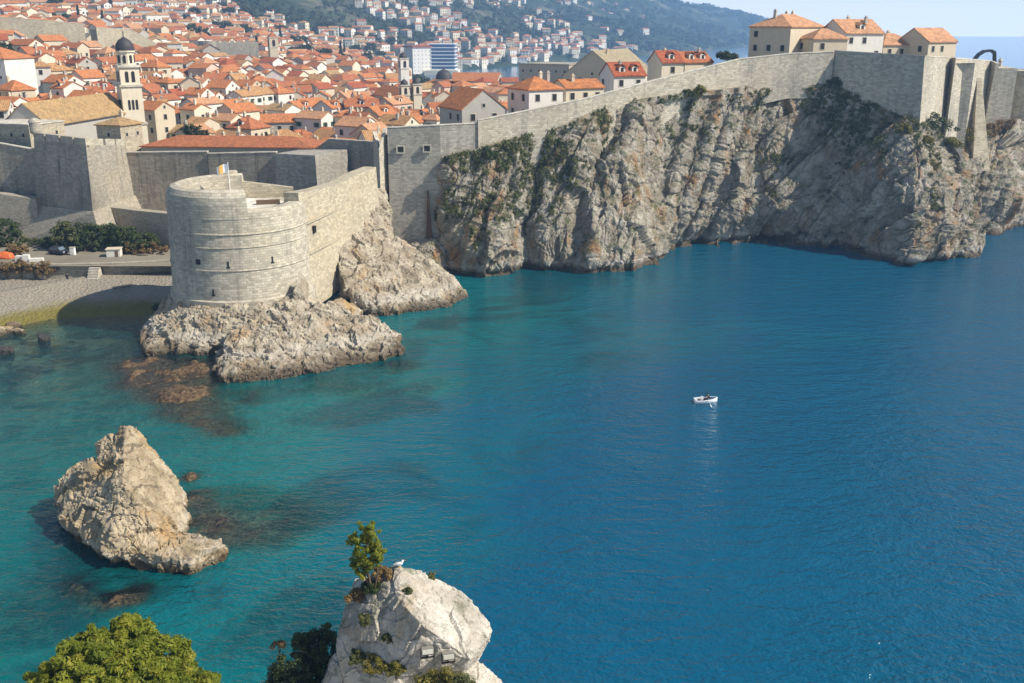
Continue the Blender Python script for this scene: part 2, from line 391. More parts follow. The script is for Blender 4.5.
# ------------------------------------------------------------------ ground of the town and the hills behind (one sheet each)
WALLTOP = [(387, 127, 188.5), (440, 124, 188.5), (478, 121.5, 191.5), (545, 107, 196), (590, 97, 200), (640, 84, 206), (690, 71, 212), (740, 58.5, 217), (790, 53, 220), (836, 51, 222.2), (925, 55.6, 208.2), (951, 57, 227), (991, 60.5, 240), (1012, 69.5, 249), (1110, 74, 270)]
_wp = np.array([at(*p) for p in WALLTOP])
COAST = np.array([(-40, 640), (-75, 760), (-100, 900), (-105, 1000), (-14, 1160), (120, 1420), (330, 1850), (640, 2600), (1010, 3250), (1000, 4200), (600, 6000)], float)
def seg_dist(x, y, P):
    """distance to a polyline and index-wise interpolated z (third column, if any)"""
    best = np.full(x.shape, 1e9); zz = np.zeros(x.shape); side = np.zeros(x.shape)
    for a, b in zip(P[:-1], P[1:]):
        d = b[:2] - a[:2]; L2 = (d * d).sum()
        t = np.clip(((x - a[0]) * d[0] + (y - a[1]) * d[1]) / L2, 0, 1)
        dx = x - a[0] - t * d[0]; dy = y - a[1] - t * d[1]; dd = np.hypot(dx, dy)
        near = dd < best; best = np.where(near, dd, best)
        if len(a) > 2: zz = np.where(near, a[2] + t * (b[2] - a[2]), zz)
        side = np.where(near, np.sign(d[0] * dy - d[1] * dx), side)
    return best, zz, side
def land_z(x, y):
    x = np.asarray(x, float); y = np.asarray(y, float)
    base = 8 + 0.155 * np.maximum(0, -x - 60)
    front = np.clip((y - 203) / 14, 0, 1); base = 4.4 + (base - 4.4) * front
    dw, zw, sw = seg_dist(x, y, _wp)
    ridge = np.where(x > 0, zw - 2.2 - 0.42 * np.maximum(dw - 3, 0), zw - 7 - 0.6 * dw)
    town = np.maximum(base, np.where((sw > 0) & (dw > 2.2), ridge, -9))
    town = np.where(y < 630, town, -9)
    town = np.where((x > 170) & (y > 300), town - 0.3 * (x - 170), town)
    dc, _, sc = seg_dist(x, y, COAST)
    ins = np.where(sc > 0, dc, -dc)
    und = fbm(np.stack([x / 260, y / 260, 0 * x], -1).reshape(-1, 3), 4, 5).reshape(x.shape)
    hill = np.where(ins > 0, np.minimum(3 + 0.29 * ins, 3 + 0.17 * ins + 45) + 0.12 * np.clip(ins - 80, 0, 400) * und * (1 + ins / 900), -0.4 * (-ins) - 2)
    slope = 8 + 0.155 * np.maximum(0, -x - 60) + 2.0 * und; wq = np.clip((y - 620) / 340, 0, 1); wq = wq * wq * (3 - 2 * wq)
    hill = np.where(ins > 0, slope * (1 - wq) + hill * wq, hill)
    hill = np.where(y > 600, np.minimum(hill, 150 + 0.02 * y + 12 * und), -9)
    z = np.maximum(town, hill)
    z = np.where((y < 203) & (x > -34), -6, z)
    z = np.where((x > 72) & (dw < 10), -6, z)
    return np.where(((sw < 0) | (dw < 2.0)) & (x > -45) & (y < 275), -6, np.maximum(z, -8))
def land_sheet(name, y0, y1, nr, na, mat, bumpy):
    r = np.geomspace(y0, y1, nr); a = np.linspace(-0.8, 0.8, na)
    Y, A = np.meshgrid(r, a, indexing='ij'); X = Y * A
    Z = land_z(X, Y)
    if bumpy: Z = np.where(Z > 2, Z + fbm(np.stack([X / 30, Y / 30, 0 * X], -1).reshape(-1, 3), 4, 9).reshape(X.shape) * bumpy * np.clip(Y / 900, .3, 3), Z)
    idx = np.arange(nr * na).reshape(nr, na)
    Q = np.stack([idx[:-1, :-1], idx[:-1, 1:], idx[1:, 1:], idx[1:, :-1]], -1).reshape(-1, 4)
    o = np_mesh(name, np.stack([X, Y, Z], -1).reshape(-1, 3), Q, mat, smooth=True)
    tag(o, kind='structure'); return o
m = M('town_earth'); p = m.pos()
c = m.mix(m.noise(p, 0.12, 5, 0.6), (0.14, 0.12, 0.085), (0.27, 0.24, 0.19)); far_ = m.step(m.xyz(p)[1], 240, 330); c = m.mix(m.math('MULTIPLY', far_, m.step(m.noise(p, 0.05, 6, 0.65), 0.42, 0.56)), c, (0.05, 0.058, 0.026))
G_TOWN = m.pbr(c, 0.95, None, 0.1)
m = M('wooded_hillside'); p = m.pos()
n1 = m.noise(p, 0.05, 8, 0.7); n2 = m.noise(p, 0.012, 5, 0.6)
c = m.mix(m.step(n1, 0.35, 0.65), (0.016, 0.030, 0.018), (0.05, 0.066, 0.036)); c = m.mix(m.math('MULTIPLY', m.step(n2, 0.52, 0.68), 0.55), c, (0.22, 0.20, 0.145))
G_HILL = m.pbr(c, 0.95, m.bump(n1, 1.0, 6.0), 0.05)
town_ground = land_sheet('ground', 172.4, 640, 190, 240, G_TOWN, 0.0)
hill_ground = land_sheet('hills', 636, 4200, 220, 300, G_HILL, 4.0)

# ------------------------------------------------------------------ sea bed, beach and reefs (one height sheet), then the water over it
DEP = [(20, 345, 1.0), (100, 350, 1.6), (60, 380, 1.8), (20, 420, 2.3), (100, 430, 2.4), (160, 380, 1.3), (130, 350, 0.9), (0, 480, 3.2), (150, 440, 4.4), (260, 420, 4.4), (330, 400, 5.0), (250, 460, 3.8), (300, 500, 5.4), (280, 560, 6.0),
       (220, 620, 5.6), (60, 560, 3.4), (20, 620, 3.0), (420, 330, 4.4), (480, 330, 5.2), (450, 380, 7.5), (520, 310, 6), (560, 340, 8), (500, 420, 10), (400, 480, 8.6), (400, 560, 9), (600, 500, 16), (700, 400, 18), (700, 300, 12),
       (620, 290, 8), (800, 280, 14), (900, 300, 16), (960, 280, 14), (900, 500, 22), (600, 650, 20), (500, 640, 14), (1000, 600, 25), (230, 660, 5.5), (1100, 300, 25), (1100, 250, 22), (-120, 420, 3), (-160, 600, 4)]
_dp = np.array([(*atz(u, v)[:2], d) for u, v, d in DEP])
REEF = [(160, 374, 5.0, 0.4), (188, 392, 4.5, 0.3), (205, 415, 4.0, -0.1), (225, 428, 3.0, -0.9), (140, 366, 4.0, 0.1), (205, 380, 4.0, -0.2), (190, 372, 4.0, 0.2), (235, 395, 4.0, -1.2), (175, 415, 3.0, -0.9), (165, 372, 3.5, 0.15), (185, 386, 4.0, 0.12), (150, 362, 3.0, 0.2), (200, 405, 3.2, 0.0), (212, 422, 2.6, -0.35), (178, 365, 3.0, 0.3), (240, 398, 4.0, -2.4), (105, 412, 3.0, -1.6),
        (188, 478, 1.3, 0.3), (196, 500, 2.4, -0.1), (235, 512, 4.2, -1.0), (262, 530, 3.8, -1.4), (222, 536, 3.0, -0.7), (285, 520, 3.4, -2.0), (205, 525, 2.4, -.4), (255, 505, 3.2, -1.5), (72, 584, 1.7, 0.05), (84, 592, 1.6, 0.0), (104, 601, 1.5, -0.2), (130, 596, 1.6, -0.05), (140, 590, 1.3, -0.3),
        (395, 368, 4.2, -1.3), (365, 380, 5.0, -2.2), (430, 385, 4.0, -3.5), (330, 385, 4.0, -2.0), (60, 415, 5.0, -2.0), (15, 408, 5.0, -2.2), (85, 455, 4.0, -2.6)]
_rf = [(*atz(u, v)[:2], r, t) for u, v, r, t in REEF]
def shore_Y(x):   # where the beach meets the water
    return np.interp(x, [-140, -95, -82, -74, -66, -55, -40, -20], [128, 132, 146, 154.5, 155.5, 156, 153, 150])
def bed_z(x, y):
    sh = x.shape; X = x.ravel(); Y = y.ravel()
    num = np.zeros(len(X)); den = np.zeros(len(X))
    for a, b, d in _dp:
        w = 1.0 / ((X - a) ** 2 + (Y - b) ** 2 + 25.0) ** 1.6; num += w * d; den += w
    d = num / den
    p = np.stack([X, Y, 0 * X], 1)
    n = fbm(p / 9.0, 5, 60); hi = fbm(p / 1.6, 3, 63); rd = ridged(p / 6.0, 5, 66)
    z = -d * (1 + 0.22 * n) + 0.35 * rd
    for a, b, r, t in _rf:
        q = np.hypot(X - a, Y - b) / (r * (1 + 0.45 * n)); top = t - .15 + 1.1 * (rd - .5) + 0.5 * n + 0.5 * hi
        k = np.clip(1.6 - q, 0, 1); k = k * k * (3 - 2 * k)
        z = np.maximum(z, z + (top - z) * k)
    sy = shore_Y(X)
    up = (Y - sy); bz = np.where(up > 0, 0.15 * up, 0.22 * up) + 0.12 * n
    near = (X < -40) & (Y > sy - 16)
    z = np.where(near, np.maximum(z, np.minimum(bz, 2.7 + 0.05 * n)), z)
    z = np.where((X < -30) & (Y > sy + 19.5), 2.0, z)
    return np.maximum(z, -13 + .8 * n).reshape(sh)
gx = np.arange(-170, 76, 0.45); gy = np.arange(38, 204, 0.45)
Xg, Yg = np.meshgrid(gx, gy); Zg = bed_z(Xg, Yg)
idx = np.arange(Xg.size).reshape(Xg.shape)
Qg = np.stack([idx[:-1, :-1], idx[:-1, 1:], idx[1:, 1:], idx[1:, :-1]], -1).reshape(-1, 4)
m = M('shore_bed'); p = m.pos(); z = m.xyz(p)[2]
pb = m.noise(p, 2.6, 6, 0.75); sand = m.mix(m.step(pb, 0.3, 0.7), (0.20, 0.17, 0.125), (0.35, 0.305, 0.24))
vz = m.node('ShaderNodeTexVoronoi'); m.put(vz.inputs['Vector'], p); m.put(vz.inputs['Scale'], 3.2); bw_ = m.node('ShaderNodeRGBToBW'); m.put(bw_.inputs[0], vz.outputs['Color']); sand = m.mix(m.math('MULTIPLY', bw_.outputs[0], .5), sand, (0.2, 0.185, 0.155))
n1 = m.noise(p, 0.35, 6, 0.65)
zz = m.math('ADD', z, m.math('MULTIPLY', m.math('SUBTRACT', n1, 0.5), 0.9))
alg = m.mix(m.noise(p, 1.1, 6, 0.7), (0.10, 0.085, 0.018), (0.24, 0.20, 0.05))
c = m.mix(m.step(zz, 0.55, 1.35), alg, sand)
under = m.mix(m.step(m.noise(p, 0.26, 7, 0.68), 0.45, 0.56), (0.30, 0.29, 0.20), (0.028, 0.034, 0.016))
c = m.mix(m.step(zz, -1.0, -0.3), under, c)
x_ = m.xyz(p)[0]; y_ = m.xyz(p)[1]
reefm = m.math('MAXIMUM', m.step(x_, -66, -58), m.math('SUBTRACT', 1.0, m.step(y_, 118, 128)))
reef = m.mix(m.step(m.noise(p, 1.6, 8, 0.75), .35, .65), (0.045, 0.025, 0.013), (0.17, 0.115, 0.065))
c = m.mix(m.math('MULTIPLY', m.math('MULTIPLY', m.step(zz, -2.2, -0.9), reefm), m.math('SUBTRACT', 1.0, m.math('MULTIPLY', m.step(y_, 146, 150), m.math('SUBTRACT', 1.0, m.step(x_, -58, -54))))), c, reef)
BED = m.pbr(c, 0.9, m.bump(m.math('ADD', m.noise(p, 2.2, 8, 0.7), m.voro(p, 2.0)), 0.8, 0.3), 0.2)
tag(np_mesh('seabed', np.stack([Xg, Yg, Zg], -1).reshape(-1, 3), Qg, BED, smooth=True), kind='structure')

def axis(core0, core1, step, lo, hi):
    c_ = np.arange(core0, core1 + 1e-6, step); g = np.geomspace(step, 1, 2)
    out = []; s = step; q = core1
    while q < hi: s *= 1.25; q += s; out.append(min(q, hi))
    inn = []; s = step; q = core0
    while q > lo: s *= 1.25; q -= s; inn.append(max(q, lo))
    return np.array(inn[::-1] + list(c_) + out)
wx = axis(-150, 240, 1.3, -3400, 3800); wy = axis(30, 250, 1.3, -380, 4300)
Xw, Yw = np.meshgrid(wx, wy); dep = np.maximum(-bed_z(np.clip(Xw, -170, 240), np.clip(Yw, 38, 400)), 0.02)
dep = np.where((Xw > 74) | (Yw > 201) | (Yw < 39) | (Xw < -169), np.maximum(dep, 11.5 + 0 * dep), dep)
dep = np.where(Yw > 300, 30, dep)
idx = np.arange(Xw.size).reshape(Xw.shape)
Qw = np.stack([idx[:-1, :-1], idx[:-1, 1:], idx[1:, 1:], idx[1:, :-1]], -1).reshape(-1, 4)
m = M('sea_water'); p = m.pos(); d = m.attr('depth')
body = m.ramp(m.math('DIVIDE', d, 25.0), [(0.0, (0.05, 0.07, 0.045)), (0.08, (0.0, 0.125, 0.118)), (0.18, (0.0, 0.145, 0.150)), (0.30, (0.0, 0.098, 0.135)), (0.5, (0.0, 0.070, 0.132)), (0.62, (0.0, 0.068, 0.145)), (0.8, (0.0, 0.074, 0.172)), (1.0, (0.0, 0.078, 0.188))])  # mid-depth stops are darkest, putting some dark cliff reflection into the colour
pn = m.noise(p, 0.045, 5, 0.6, 0.8); shallow = m.math('SUBTRACT', 1.0, m.step(d, 6.0, 13.0))
weed = m.math('MULTIPLY', m.math('MULTIPLY', m.step(pn, 0.50, 0.62), shallow), 0.62)
body = m.mix(weed, body, (0.002, 0.03, 0.042))
pn2 = m.noise(m.mapping(p, (1, 1.6, 1), (0, 0, 0.5)), 0.018, 4, 0.6)
body = m.mix(m.math('MULTIPLY', m.step(pn2, 0.4, 0.7), 0.15), body, (0.0, 0.026, 0.068))
w1 = m.noise(m.mapping(p, (1, 1.7, 1), (0, 0, R(24))), 0.9, 3, 0.6, 0.3); w2 = m.noise(m.mapping(p, (1, 2.2, 1), (0, 0, R(-12))), 0.24, 3, 0.55, 0.4); w3 = m.noise(p, 3.2, 2, 0.5)
gust = m.step(m.noise(m.mapping(p, (1, 1.5, 1), (0, 0, R(-35))), 0.03, 3, 0.5), 0.3, 0.7)
hgt = m.math('ADD', m.math('ADD', m.math('MULTIPLY', w1, m.math('ADD', 0.35, m.math('MULTIPLY', gust, 0.65))), m.math('MULTIPLY', w2, 1.2)), m.math('MULTIPLY', w3, 0.30))
far_w = m.step(m.xyz(p)[1], 260, 900); bm_ = m.bump(hgt, m.math('SUBTRACT', 0.72, m.math('MULTIPLY', far_w, 0.66)), 0.5)
T = m.math('MULTIPLY', m.math('POWER', 2.718, m.math('MULTIPLY', d, -0.30)), m.math('SUBTRACT', 1.0, m.step(d, 6.5, 11.0)))
df = m.node('ShaderNodeBsdfDiffuse'); m.put(df.inputs[0], body); m.put(df.inputs['Normal'], bm_)
tr = m.node('ShaderNodeBsdfTransparent'); m.put(tr.inputs[0], m.ramp(m.math('DIVIDE', d, 6.0), [(0.0, (0.97, 0.99, 0.98)), (0.2, (0.72, 0.95, 0.92)), (0.6, (0.28, 0.86, 0.86)), (1.0, (0.1, 0.75, 0.8))]))
mx = m.node('ShaderNodeMixShader'); m.put(mx.inputs[0], T); m.l.new(df.outputs[0], mx.inputs[1]); m.l.new(tr.outputs[0], mx.inputs[2])
gl = m.node('ShaderNodeBsdfGlossy'); m.put(gl.inputs['Roughness'], 0.12); m.put(gl.inputs['Normal'], bm_); m.put(gl.inputs[0], (0.9, 0.95, 1.0))
fr = m.node('ShaderNodeFresnel'); m.put(fr.inputs['IOR'], 1.333); m.put(fr.inputs['Normal'], bm_)
m2 = m.node('ShaderNodeMixShader'); m.l.new(fr.outputs[0], m2.inputs[0]); m.l.new(mx.outputs[0], m2.inputs[1]); m.l.new(gl.outputs[0], m2.inputs[2])
m.l.new(m2.outputs[0], m.out.inputs[0]); WATER = m.m
tag(np_mesh('water', np.stack([Xw, Yw, 0 * Xw], -1).reshape(-1, 3), Qw, WATER, smooth=True, attrs={'depth': dep.ravel()}), kind='structure')

# ------------------------------------------------------------------ the sea cliffs
def cliff_sheet(name, bot, top, nc, nr, feats, amp, L, seed, kpow, mat, zb=-2.5):
    bu = np.array([b[0] for b in bot], float); tu = np.array([t[0] for t in top], float)
    bw = np.array([(atz(b[0], b[1]) if len(b) == 2 else (at(b[0], b[1], b[2]))) for b in bot]); tw = np.array([at(*t) for t in top])
    u = np.linspace(bu[0], bu[-1], nc)
    B = np.stack([np.interp(u, bu, bw[:, k]) for k in range(2)], 1); T = np.stack([np.interp(u, tu, tw[:, k]) for k in range(3)], 1)
    t = np.linspace(0, 1, nr); U, TT = np.meshgrid(u, t)
    hk = np.interp(U, [k[0] for k in kpow], [k[1] for k in kpow]); hf = TT ** hk
    X = B[None, :, 0] * (1 - hf) + T[None, :, 0] * hf; Y = B[None, :, 1] * (1 - hf) + T[None, :, 1] * hf
    Z = zb + (T[None, :, 2] - zb) * TT
    off = feats(U, TT, X, Z)
    P = np.stack([X, Y, Z], -1)
    Y = Y - off
    P = np.stack([X, Y, Z], -1)
    du = np.gradient(P, axis=1); dt = np.gradient(P, axis=0); N = np.cross(du, dt); N /= np.linalg.norm(N, axis=2, keepdims=True) + 1e-9
    pf = P.reshape(-1, 3); sh = pf + np.array([0.35, 0, 0]) * pf[:, 2:3]
    dsp = amp * crag_disp(pf, L, seed)
    fade = np.clip(TT.ravel() * 1.0, 0, 1); dsp *= np.where(fade > 0.97, 0.25, 1)
    P = (pf + N.reshape(-1, 3) * dsp[:, None]).reshape(nr, nc, 3)
    back = [P[-1] + np.array([0, 3.0, -0.2]), P[-1] + np.array([0, 7.0, -1.5]), P[-1] * np.array([1, 1, 0]) + np.array([0, 9.0, zb])]
    A = np.concatenate([P, np.stack(back)], 0); n2 = A.shape[0]
    idx = np.arange(n2 * nc).reshape(n2, nc)
    Q = np.stack([idx[:-1, :-1], idx[:-1, 1:], idx[1:, 1:], idx[1:, :-1]], -1).reshape(-1, 4)
    caps = np.stack([idx[-1, :-1], idx[-1, 1:], idx[0, 1:], idx[0, :-1]], -1)
    o = np_mesh(name, A.reshape(-1, 3), np.concatenate([Q, caps]), mat, smooth=False)
    tag(o, kind='structure'); return P
def crag_disp(p, L, s):
    """cliff relief: leaning joints and gullies, angular blocks, fine breakage"""
    w = np.stack([fbm(p / 14, 3, s + 90), fbm(p / 14 + 7, 3, s + 93), fbm(p / 14 + 13, 3, s + 96)], 1) * 2.2
    q = p + w; lean = 0.30 + 0.45 * np.clip((p[:, 0] - 5) / 60, 0, 1)
    a = q[:, 0] - lean * q[:, 2]                     # joints lean to the right going up
    J = np.stack([a / 7.5, q[:, 1] / 9, q[:, 2] / 30], 1); j1 = ridged(J, 5, s + 1, 0.55)
    J = np.stack([a / 2.6, q[:, 1] / 4, q[:, 2] / 13], 1); j2 = ridged(J, 4, s + 7, 0.55)
    f1, f2, fa, ra = cells(np.stack([a / L, q[:, 1] / L, q[:, 2] / (1.7 * L)], 1), s + 11)
    g1, g2, fb, rb = cells(np.stack([a / 2.1 + 4, q[:, 1] / 2.1, q[:, 2] / 3.2], 1), s + 19)
    h1, h2, fc, rc = cells(q / 0.95 + 3, s + 27)
    b2 = a - .25 * q[:, 2]; B1, B2, fB, rB = cells(np.stack([b2 / 9.5, q[:, 1] / 12, q[:, 2] / 26], 1) + .37, s + 61); xw = np.clip((p[:, 0] - 12) / 14, 0, 1)
    bd_ = (q[:, 2] * .8 + q[:, 0] * .28 + 0.6 * fbm(q / 6, 3, s + 51)) / 2.4; led = (bd_ - np.floor(bd_)); ms = np.clip(fbm(p / 12, 3, s + 57) * 2 + .45, 0, 1)
    led2 = bd_ * 2.9 + .3; led2 = led2 - np.floor(led2)
    return 0.22 * ms * (.5 - led) + 0.10 * ms * (.5 - led2) + (0.95 - .75 * xw) * j1 + (0.4 - .28 * xw) * j2 + (.6 + .3 * xw) * fa + 0.5 * (ra - .5) + (1.1 + 1.5 * xw) * fB + .8 * (rB - .5) + 0.36 * fb + 0.2 * (rb - .5) + 0.11 * fc + 0.07 * (rc - .5) + 0.11 * fbm(q / 0.8, 3, s + 33) - 0.25 * np.exp(-((g2 - g1) / 0.07) ** 2)
def feats_main(U, T, X, Z):
    g = lambda u0, w: np.exp(-((U - u0) / w) ** 2)
    uc = 560 + 58 * T + 8 * np.sin(T * 9); o = -4.2 * np.exp(-((U - uc) / 9) ** 2) * np.clip(T * 4, 0, 1)
    uc2 = 520 + 20 * T; o += -1.6 * np.exp(-((U - uc2) / 6) ** 2)
    o += 2.2 * g(495, 26) * np.sin(np.clip(T, 0, 1) * 3.1) + 1.8 * g(452, 10) * (1 - T)
    o += 2.6 * g(585, 15) * np.exp(-((T - 0.33) / 0.22) ** 2)
    for k, (a, b, w) in enumerate([(690, 55, 7), (722, 60, 6), (668, 50, 6), (748, 50, 9), (705, 58, 4)]):
        o += (-1.3 if k % 2 else 1.5) * np.exp(-((U - a - b * (T - .4)) / w) ** 2)
    o += 2.4 * np.exp(-((U - 655) / 22) ** 2 - ((T - .12) / .1) ** 2) + 2.0 * np.exp(-((U - 715) / 16) ** 2 - ((T - .1) / .09) ** 2)
    o += -3.5 * np.exp(-((U - 815 + 40 * (T - .5)) / 26) ** 2) * np.clip(T - .1, 0, 1)
    o += 2.0 * g(890, 30) * (1 - T) + 1.2 * g(942, 9) * np.sin(T * 3.1)
    o += -3.2 * np.exp(-((U - 947) / 5) ** 2 - ((T - .42) / .22) ** 2)
    o += np.where(U < 446, -(446 - U) * 0.55, 0)
    o += -(1.4 + 1.6 * np.clip((U - 640) / 60, 0, 1)) * np.exp(-((T - 0.085) / 0.045) ** 2)
    o += -3.4 * np.exp(-((T - 0.12) / 0.10) ** 2) * np.clip((U - 645) / 30, 0, 1) * np.clip((905 - U) / 40, 0, 1)
    o += -2.2 * np.exp(-((U - 600) / 6) ** 2 - ((T - .7) / .3) ** 2) + 1.6 * np.exp(-((U - 780) / 22) ** 2 - ((T - .3) / .2) ** 2) - 2.0 * np.exp(-((U - 640) / 12) ** 2 - ((T - .5) / .25) ** 2)
    return o
cliff_bot = [(428, 269), (446, 270), (470, 277), (500, 275), (530, 269), (545, 273), (600, 276), (637, 275), (646, 263), (665, 253), (700, 248), (740, 249), (760, 243), (800, 246), (840, 252), (880, 258), (910, 263), (945, 262), (958, 259), (978, 258), (984, 255)]
cliff_top = [(428, 160, 191), (446, 156, 187.5), (480, 148, 189.5), (520, 136, 193), (560, 126, 196), (600, 108, 200), (640, 99, 204.5), (690, 92, 210), (740, 87, 215.5), (790, 83, 218.5), (836, 85, 220.5), (870, 102, 215), (918, 121, 207), (936, 127, 212), (950, 139, 212), (961, 158, 207), (970, 215, 204), (984, 254, 203)]
CLIFF = cliff_sheet('cliff', cliff_bot, cliff_top, 980, 240, feats_main, 1.2, 6.5, 3, [(428, 1.0), (640, 1.0), (740, 0.8), (840, 1.2), (900, 2.0), (940, 2.6), (955, 1.6), (984, 1.0)], ROCK_CLIFF)
def feats_far(U, T, X, Z):
    return 2.0 * np.exp(-((U - 1010) / 10) ** 2 - ((T - .35) / .2) ** 2) + 1.5 * np.exp(-((U - 990) / 8) ** 2 - ((T - .05) / .1) ** 2)
CLIFF2 = cliff_sheet('cliff', [(930, 236), (975, 233), (1000, 232), (1015, 229), (1060, 226), (1160, 224)], [(930, 128, 236), (975, 127, 237), (1000, 124, 238), (1015, 122, 240), (1060, 118, 250), (1160, 118, 262)], 300, 130, feats_far, 1.2, 6.0, 23, [(930, 3.0), (1160, 2.4)], ROCK_CLIFF)
# ------------------------------------------------------------------ city walls
def wall_run(name, label, cat, pts, thick=3.2, mat=None, batter=0.05, parapet=True, cope=True, group=None, closed_left=True):
    """pts: (x, y, ztop, zbottom) along the outer face, left to right seen from outside"""
    mat = mat or STONE_PALE
    P = [Vector((p[0], p[1])) for p in pts]; n = len(P); nr = []
    for i in range(n):
        a = P[max(i - 1, 0)]; b = P[min(i + 1, n - 1)]
        t1 = (P[i] - a).normalized() if i > 0 else (b - P[i]).normalized(); t2 = (b - P[i]).normalized() if i < n - 1 else t1
        t = (t1 + t2); t = t.normalized() if t.length > 1e-6 else t1
        k = max(0.45, t.dot(t1)); nr.append(Vector((-t.y, t.x)) / k)
    root = empty(name, (P[0].x, P[0].y, pts[0][3])); tag(root, label, cat, group)
    body = MB(); par = MB(); cap = MB(); L = 0.0; inv = Vector((P[0].x, P[0].y, pts[0][3]))
    def q(i, off, z): v = P[i] + nr[i] * off; return (v.x - inv.x, v.y - inv.y, z - inv.z)
    ph = 1.15 if parapet else 0.0
    for i in range(n - 1):
        j = i + 1; l = (P[j] - P[i]).length
        hi, hj = pts[i][2] - pts[i][3], pts[j][2] - pts[j][3]; zi, zj, bi, bj = pts[i][2], pts[j][2], pts[i][3], pts[j][3]
        A = [q(i, -batter * hi, bi), q(j, -batter * hj, bj), q(j, 0, zj - ph), q(i, 0, zi - ph)]
        body.poly(A, [(L, bi), (L + l, bj), (L + l, zj - ph), (L, zi - ph)])
        Bk = [q(i, thick, bi), q(j, thick, bj), q(j, thick, zj - ph), q(i, thick, zi - ph)]
        body.poly([Bk[1], Bk[0], Bk[3], Bk[2]]); body.poly([A[3], A[2], Bk[2], Bk[3]]); body.poly([A[0], Bk[0], Bk[1], A[1]])
        if i == 0: body.poly([Bk[0], A[0], A[3], Bk[3]])
        if j == n - 1: body.poly([A[1], Bk[1], Bk[2], A[2]])
        if parapet:
            c0 = 0.16
            R0 = [q(i, 0.003, zi - ph), q(j, 0.003, zj - ph), q(j, 0.75, zj - ph), q(i, 0.75, zi - ph), q(i, 0.003, zi - c0), q(j, 0.003, zj - c0), q(j, 0.75, zj - c0), q(i, 0.75, zi - c0)]
            par.hexa(R0); par.uv[-24:] = par.uv[-24:]
            cap.hexa([q(i, -0.08, zi - c0), q(j, -0.08, zj - c0), q(j, 0.85, zj - c0), q(i, 0.85, zi - c0), q(i, -0.04, zi), q(j, -0.04, zj), q(j, 0.8, zj), q(i, 0.8, zi)])
        L += l
    body.build('masonry', mat, root)
    if parapet: par.build('parapet', mat, root); cap.build('coping', STONE_CAP, root)
    return root
def wp(u, v, Y, zb=None, vb=None):
    x, y, z = at(u, v, Y)
    return (x, y, z, zb if zb is not None else at(u, vb, Y)[2])

# sea wall on the cliff, piece by piece as it is built in the photo
wall_run('sea_wall', 'tall grey sea wall with two square openings rising beside the spur rock', 'city wall', [wp(387, 127, 188.5, zb=-1), wp(440, 124.5, 188.5, zb=0), wp(479, 122.5, 190.6, zb=12)], 3.2, STONE_GREY, 0.02)
wall_run('sea_wall', 'pale sea wall climbing along the cliff top in front of the stone gabled house', 'city wall',
         [wp(478, 119.8, 190.2, zb=14), wp(545, 106.5, 194.7, zb=17), wp(590, 97, 199.2, zb=19), wp(640, 83.5, 205.2, zb=22), wp(690, 71, 211.2, zb=26), wp(740, 58.5, 216.5, zb=28), wp(790, 53, 219.7, zb=30), wp(834, 51.2, 221.5, zb=30)], 3.2, STONE_PALE, 0.02)
wall_run('sea_wall', 'bastion with a shaded face and a sharp sunlit corner above the cliff', 'bastion', [wp(834.5, 50.2, 222.2, zb=20), wp(925, 55.6, 208.2, zb=20), wp(951, 57, 227, zb=20)], 6, STONE_PALE, 0.06)
wall_run('sea_wall', 'sunlit buttressed wall stepping out beside the battered corner', 'city wall', [wp(951.5, 57.2, 227, zb=13), wp(956, 57.8, 223, zb=13), wp(991, 60.5, 240, zb=13), wp(996, 63, 237, zb=13)], 5, STONE_PALE, 0.05)
wall_run('sea_wall', 'lower pale wall just left of the round tower at the picture edge', 'city wall', [wp(996, 67, 242, zb=18), wp(1012, 69.5, 249, zb=18), wp(1110, 74, 270, zb=18)], 4, STONE_PALE, 0.03)
# stepped buttress on it
x0, y0, z0 = at(984, 111, 230); r = empty('buttress', (x0, y0, z0 - 4)); tag(r, 'wedge-shaped stone buttress leaning on the sunlit wall', 'buttress')
mb = MB(); mb.hexa([(-2.2, -3.2, -9), (1.9, -2.9, -9), (1.9, 7, -9), (-2.2, 7, -9), (-0.7, 4.0, 11), (0.3, 4.0, 11), (0.5, 7, 11), (-0.7, 7, 11)]); mb.build('masonry', STONE_WARM, r)
# round tower at the right edge
cx, cy, cz = at(1035, 70, 246); t = empty('round_tower', (cx, cy, 18)); tag(t, 'round stone tower cut off by the right edge', 'tower')
mb = MB(); mb.lathe([(7.6, 0), (6.6, cz - 18 - 1.2), (6.9, cz - 18 - 1.0), (6.9, cz - 18), (6.1, cz - 18), (6.1, cz - 19.2), (0, cz - 19.2)], n=48); mb.build('masonry', STONE_PALE, t)

x, y, z = at(428, 190, 188.0); sw_ = [o for o in COL.objects if o.name == 'sea_wall'][0]; mb = MB(); q = sw_.location
x -= q.x; y -= q.y; z -= q.z
yy = lambda zz: y - .30 - .02 * max(0, z - zz)
L_ = [(x - .12, z), (x + .12, z), (x + .45, z - 6), (x + .75, z - 11), (x - .7, z - 11), (x - .35, z - 5)]
mb.poly([(a, yy(b) - .06, b) for a, b in L_][::-1]); mb.poly([(a, yy(b) + .25, b) for a, b in L_])
for i in range(6): j = (i + 1) % 6; mb.poly([(L_[i][0], yy(L_[i][1]) + .25, L_[i][1]), (L_[j][0], yy(L_[j][1]) + .25, L_[j][1]), (L_[j][0], yy(L_[j][1]) - .06, L_[j][1]), (L_[i][0], yy(L_[i][1]) - .06, L_[i][1])])
mb.build('rust_streak', plain('rust_brown', (.095, .05, .028), .9, .5, 3), sw_)
